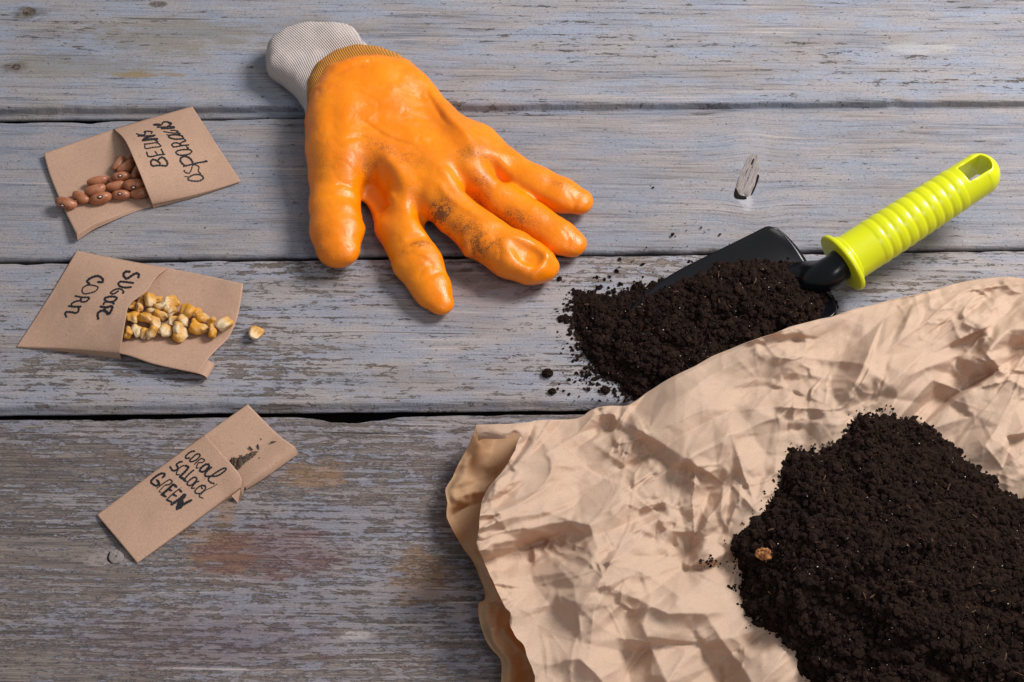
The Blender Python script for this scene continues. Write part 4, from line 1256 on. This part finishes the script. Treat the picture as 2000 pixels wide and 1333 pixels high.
BAGP_SHADED = paper_mat('bag_paper_shaded', (.47, .29, .165), (.53, .34, .20), .24, speck=.2)  # same kraft paper, with the mouth's amber shade put into its colour
mesh('lower_sheet', VL, gridfaces(260, nw)[:, ::-1], BAGP_SHADED, bag)
# the gusset that joins the two layers at the top left corner
A = resample([(930, 830, .026), (965, 829, .030), (1000, 828, .028), (1040, 824, .0225)], 50)
B_ = resample([(934, 862, .024), (946, 858, .027), (985, 857, .031), (1004, 845, .031), (1018, 858, .029), (1018, 866, .027)], 50)
C_ = resample([(930, 905, .010), (950, 900, .010), (975, 900, .012), (1000, 895, .014), (1010, 880, .015), (1030, 880, .016)], 50)
V = []
for i in range(50):
    for t in np.linspace(0, 1, 16):
        q = A[i] * (1 - t) + B_[i] * t; q[2] += .004 * math.sin(math.pi * t) * (1) + .002 * float(fbm(np.array(i / 9.), np.array(t * 3), 321, 3)); V.append(q)
V = np.array(V)
mesh('gusset', at(V[:, 0], V[:, 1], V[:, 2]), gridfaces(50, 16)[:, ::-1], BAGP, bag)

# ------------------------------------------------------------------ soil
b = NB('dark_potting_soil'); co = b.co()
n1 = b.noise(co, 260, 5, .7); n2 = b.noise(co, 1100, 3, .6)
sc2 = b.ramp(b.add(b.mul(n1, .6), b.mul(n2, .4)), [(.30, (.006, .0038, .0032)), (.50, (.016, .0090, .0070)), (.66, (.036, .019, .013)), (.78, (.07, .035, .020))])
soilm = b.done(b.bsdf(sc2, .9, .06, b.bump(n2, .6, .0008)))
b = NB('white_grit'); gritm = b.done(b.bsdf((.55, .50, .46), .6, .3))
b = NB('brown_fibre'); fibm = b.done(b.bsdf((.085, .042, .022), .7, .3))


def crumbs(P, r, seed, squash=.85):
    """P (n,3) centres, r (n,) radii -> vertices and triangles of irregular lumps"""
    R = np.random.RandomState(seed); n = len(P)
    A = IV1.copy(); k = len(A)
    J = A[None] * (1 + R.uniform(-.38, .38, (n, k, 1))) * R.uniform(.65, 1.3, (n, 1, 3))
    an = R.uniform(0, 6.28, n); c, s_ = np.cos(an)[:, None], np.sin(an)[:, None]
    x = J[..., 0] * c - J[..., 1] * s_; y = J[..., 0] * s_ + J[..., 1] * c
    J = np.stack([x, y, J[..., 2] * squash], -1) * r[:, None, None] + P[:, None, :]
    F = IF1[None] + (np.arange(n) * k)[:, None, None]
    return J.reshape(-1, 3), F.reshape(-1, 3)


def soil_mesh(name, x0, x1, y0, y1, step, zf, dist, ncr, rr, seed, origin, extra=None, ngrit=150, nfib=120, cut=3):
    xs = np.arange(x0, x1, step); ys = np.arange(y0, y1, step)
    PX, PY = np.meshgrid(xs, ys, indexing='ij'); D = dist(PX, PY)
    Wd = at(PX, PY, 0)
    nz = fbm(Wd[..., 0] * 90, Wd[..., 1] * 90, seed, 5, .6) * .011 + fbm(Wd[..., 0] * 420, Wd[..., 1] * 420, seed + 9, 3, .7) * .0052
    Zs = zf(PX, PY, D) + nz * sstep(-4, 25, D)
    Vg = at(PX, PY, Zs).reshape(-1, 3); Fg = gridfaces(len(xs), len(ys))[:, ::-1]
    keep = (D.ravel()[Fg] > cut + 4 * fbm(PX / 9, PY / 9, seed + 40, 3).ravel()[Fg]).all(1); Fg = Fg[keep]
    tri = np.vstack([Fg[:, [0, 1, 2]], Fg[:, [0, 2, 3]]])
    R = np.random.RandomState(seed)

    def pick(n, lo):
        qx = R.uniform(x0, x1 - step, n * 4); qy = R.uniform(y0, y1 - step, n * 4)
        dd = dist(qx, qy); m = dd > lo; qx, qy, dd = qx[m][:n], qy[m][:n], dd[m][:n]
        i = ((qx - x0) / step).astype(int); j = ((qy - y0) / step).astype(int)
        return qx, qy, np.where(dd > 2, Zs[i, j], zf(qx, qy, dd)), dd
    qx, qy, qz, dd = pick(ncr, -5)
    r = rr * np.exp(R.randn(len(qx)) * .62); r = np.minimum(r, rr * 5)
    C1, F1_ = crumbs(at(qx, qy, qz + r * .15), r, seed + 1)
    parts = [(Vg, tri, 0), (C1, F1_, 0)]
    if extra is not None:
        ex, ey, ez, er = extra; C2, F2_ = crumbs(at(ex, ey, ez + er * .5), er, seed + 2); parts.append((C2, F2_, 0))
    qx, qy, qz, _ = pick(ngrit, 6); r = R.uniform(.00016, .0004, len(qx))
    C3, F3_ = crumbs(at(qx, qy, qz + .0011), r, seed + 3); parts.append((C3, F3_, 1))
    qx, qy, qz, _ = pick(nfib, 6); n = len(qx)
    Pc = at(qx, qy, qz + .001); a_ = R.uniform(0, 6.28, n); ln = R.uniform(.0008, .0032, n); rf = R.uniform(.00015, .0006, n)
    dirv = np.stack([np.cos(a_), np.sin(a_), R.uniform(-.3, .3, n)], -1); sdv = np.stack([-np.sin(a_), np.cos(a_), 0 * a_], -1); k = IV1
    C4 = Pc[:, None] + k[None, :, :1] * dirv[:, None] * ln[:, None, None] + k[None, :, 1:2] * sdv[:, None] * rf[:, None, None] + k[None, :, 2:] * np.array([0, 0, 1.0]) * rf[:, None, None]
    F4_ = (IF1[None] + (np.arange(n) * len(k))[:, None, None]).reshape(-1, 3); parts.append((C4.reshape(-1, 3), F4_, 2))
    off = 0; VV = []; FF_ = []; MI = []
    for v, f, mi in parts: VV.append(v); FF_.append(f + off); MI.append(np.full(len(f), mi)); off += len(v)
    return mesh(name, np.vstack(VV), np.vstack(FF_), [soilm, gritm, fibm], None, smooth=False, origin=tuple(at(*origin)), matidx=np.concatenate(MI))


hpoly = np.array(heap_px, float)


def wd_(px, py, s, a): return fbm(px / 28, py / 28, s, 4) * a


def heap_d(px, py): return -poly_sd(px, py, hpoly) + wd_(px, py, 401, 26)


def heap_z(px, py, D):
    d = np.maximum(D, 0)
    return paper_z(px, py) * (1 - .0 * d) + .040 * (1 - np.exp(-d / 110)) + .006 * (1 - np.exp(-d / 14)) - .001


R = np.random.RandomState(8)
ex, ey, er = [], [], []
for k in range(260):        # stray crumbs just outside the heap outline
    i = R.randint(0, 15); a = hpoly[i]; b_ = hpoly[i + 1]; t = R.rand(); q = a * (1 - t) + b_ * t
    q = q + R.randn(2) * 9; ex.append(q[0]); ey.append(q[1]); er.append(.0004 + .0007 * R.rand() ** 3)
for (cx, cy, n, s_) in [(1385, 1100, 22, 7), (1440, 1150, 18, 7), (1395, 1098, 8, 10), (1728, 800, 14, 8), (1445, 1155, 10, 14)]:
    for k in range(n): ex.append(cx + R.randn() * s_ * 1.3); ey.append(cy + R.randn() * s_ * .6); er.append(.0004 + .0006 * R.rand() ** 2)
ex, ey, er = map(np.array, (ex, ey, er))
ok = (ex < 2010) & (ey < 1340)
ex, ey, er = ex[ok], ey[ok], er[ok]
heap = soil_mesh('potting_soil', 1400, 2040, 770, 1372, 2.0, heap_z, heap_d, 52000, .00062, 410, (1750, 1150), (ex, ey, paper_z(ex, ey), er), 240, 200)
tag(heap, 'large heap of dark potting soil on the crumpled brown paper', 'soil', kind='stuff')

tpoly = np.array([(1128, 592), (1150, 578), (1200, 586), (1232, 572), (1270, 556), (1330, 540), (1395, 514), (1450, 502), (1500, 500), (1560, 514), (1596, 542), (1624, 574), (1636, 602), (1620, 640), (1500, 690), (1400, 730),
                  (1330, 765), (1290, 778), (1255, 775), (1225, 758), (1190, 735), (1165, 712), (1138, 690), (1135, 660), (1128, 640), (1118, 620)], float)


def trow_d(px, py): return -poly_sd(px, py, tpoly) + wd_(px, py, 451, 24)


BV = BVHTree.FromPolygons([tuple(v.co + Vector(at(1520, 600))) for v in bo.data.vertices], [tuple(p.vertices) for p in bo.data.polygons])


def blade_z(px, py):
    p = at(px, py, .006).reshape(-1, 3); out = np.zeros(len(p))
    for i, q in enumerate(p):
        l = BV.ray_cast(Vector((q[0], q[1], .2)), Vector((0, 0, -1)))[0]
        out[i] = l.z if l is not None else 0
    return out.reshape(np.shape(px))


_bx = np.arange(1100, 1680, 6.); _by = np.arange(480, 800, 6.)
_BZ = blade_z(*np.meshgrid(_bx, _by, indexing='ij'))


def bz_s(px, py):
    fx = np.clip((px - 1100) / 6, 0, len(_bx) - 1.001); fy = np.clip((py - 480) / 6, 0, len(_by) - 1.001); i = fx.astype(int); j = fy.astype(int); u = fx - i; v = fy - j
    return (_BZ[i, j] * (1 - u) + _BZ[i + 1, j] * u) * (1 - v) + (_BZ[i, j + 1] * (1 - u) + _BZ[i + 1, j + 1] * u) * v


def trow_z(px, py, D):
    d = np.maximum(D, 0)
    return bz_s(px, py) * .6 + (.0035 + .0120 * sstep(1120, 1400, px)) * (1 - np.exp(-d / 46)) + .0025 * (1 - np.exp(-d / 8)) + .006 * np.exp(-(((px - 1470) / 90) ** 2 + ((py - 580) / 40) ** 2))


ex, ey, er = [], [], []
for k in range(900):
    i = R.choice([0, 1, 2, 3, 18, 19, 20, 21, 22, 23, 24, 25]); a = tpoly[i]; b_ = tpoly[(i + 1) % len(tpoly)]; t = R.rand(); q = a * (1 - t) + b_ * t
    q = q + R.randn(2) * [17, 10]; ex.append(q[0]); ey.append(q[1]); er.append(.0003 + .0014 * R.rand() ** 4)
for (cx, cy, n, sx, sy, rm) in [(1180, 745, 110, 45, 14, .0009), (1150, 738, 30, 12, 10, .0016), (1235, 770, 40, 20, 8, .0014), (1150, 600, 60, 22, 14, .0014), (1200, 570, 30, 25, 9, .001),
                                (1110, 620, 8, 10, 8, .0022), (1145, 580, 5, 14, 10, .0022), (1125, 570, 4, 16, 8, .002), (1110, 660, 14, 22, 30, .0006), (1180, 762, 6, 16, 5, .002)]:
    for k in range(n): ex.append(cx + R.randn() * sx); ey.append(cy + R.randn() * sy); er.append(.0003 + rm * R.rand() ** 2)
for k in range(260):
    a_ = R.uniform(0, 6.28); q = abs(R.randn()) * 1.0 + .85; ex.append(1215 + math.cos(a_) * 110 * q); ey.append(670 + math.sin(a_) * 105 * q); er.append(.0004 + .0011 * R.rand() ** 3)
ex, ey, er = map(np.array, (ex, ey, er))
# keep the strays off the glove
ok = ~((ex < 1085) | (ey > 786) | (ex > 1500) | ((ey < 540) & (ex < 1200))); ex, ey, er = ex[ok], ey[ok], er[ok]
ts = soil_mesh('potting_soil', 1096, 1664, 476, 796, 1.6, trow_z, trow_d, 30000, .00055, 430, (1400, 620), (ex, ey, bz_s(ex, ey), er), 150, 70)
tag(ts, 'dark potting soil piled on the trowel blade and spilled onto the wood', 'soil', kind='stuff')


def clod(px, py, r, z, seed, label, mat=None, nm='soil_clod', cat='soil clod', grp='loose soil clods'):
    Rr = np.random.RandomState(seed); V = IV3.copy()
    d = np.zeros(len(V))
    for k in range(14):
        w = Rr.randn(3); w /= np.linalg.norm(w); d += np.sin(V @ w * Rr.uniform(2, 14) + Rr.uniform(0, 6)) * .05
    V = V * (1 + d)[:, None] * r * [1.1, 1, .8]
    p = at(px, py, z + r * .6); o = mesh(nm, V + p, IF3, mat or soilm, None, smooth=False, origin=tuple(p))
    return tag(o, label, cat, grp)


clod(1069, 729, .0030, 0, 1, 'largest loose soil clod on the wood, left of the trowel tip')
clod(1078, 765, .0021, 0, 2, 'round soil clod just above the dark plank gap')
clod(1092, 545, .0016, 0, 3, 'small soil clod just below the glove middle finger tip')
clod(1124, 572, .0019, 0, 4, 'soil clod at the upper left fringe of the trowel spill')
clod(1097, 622, .0022, 0, 5, 'soil clod farthest left of the trowel spill')
clod(1170, 562, .0015, 0, 6, 'soil clod above the trowel spill near the blade edge')
clod(1182, 762, .0026, 0, 7, 'flat soil clod lying below the trowel spill')
b = NB('rusty_bark'); cn = b.noise(b.co(), 500, 4, .7)
bark = b.done(b.bsdf(b.mix(b.ss(cn, .35, .65), (.16, .055, .02), (.50, .22, .08)), .8, .2, b.bump(cn, .8, .001)))
hz_ = float(heap_z(np.array([1493.]), np.array([1082.]), heap_d(np.array([1493.]), np.array([1082.])))[0])
clod(1493, 1083, .0038, hz_, 9, 'rusty orange bark chip on the left flank of the large soil heap', bark, 'bark_chip', 'bark chip', None)
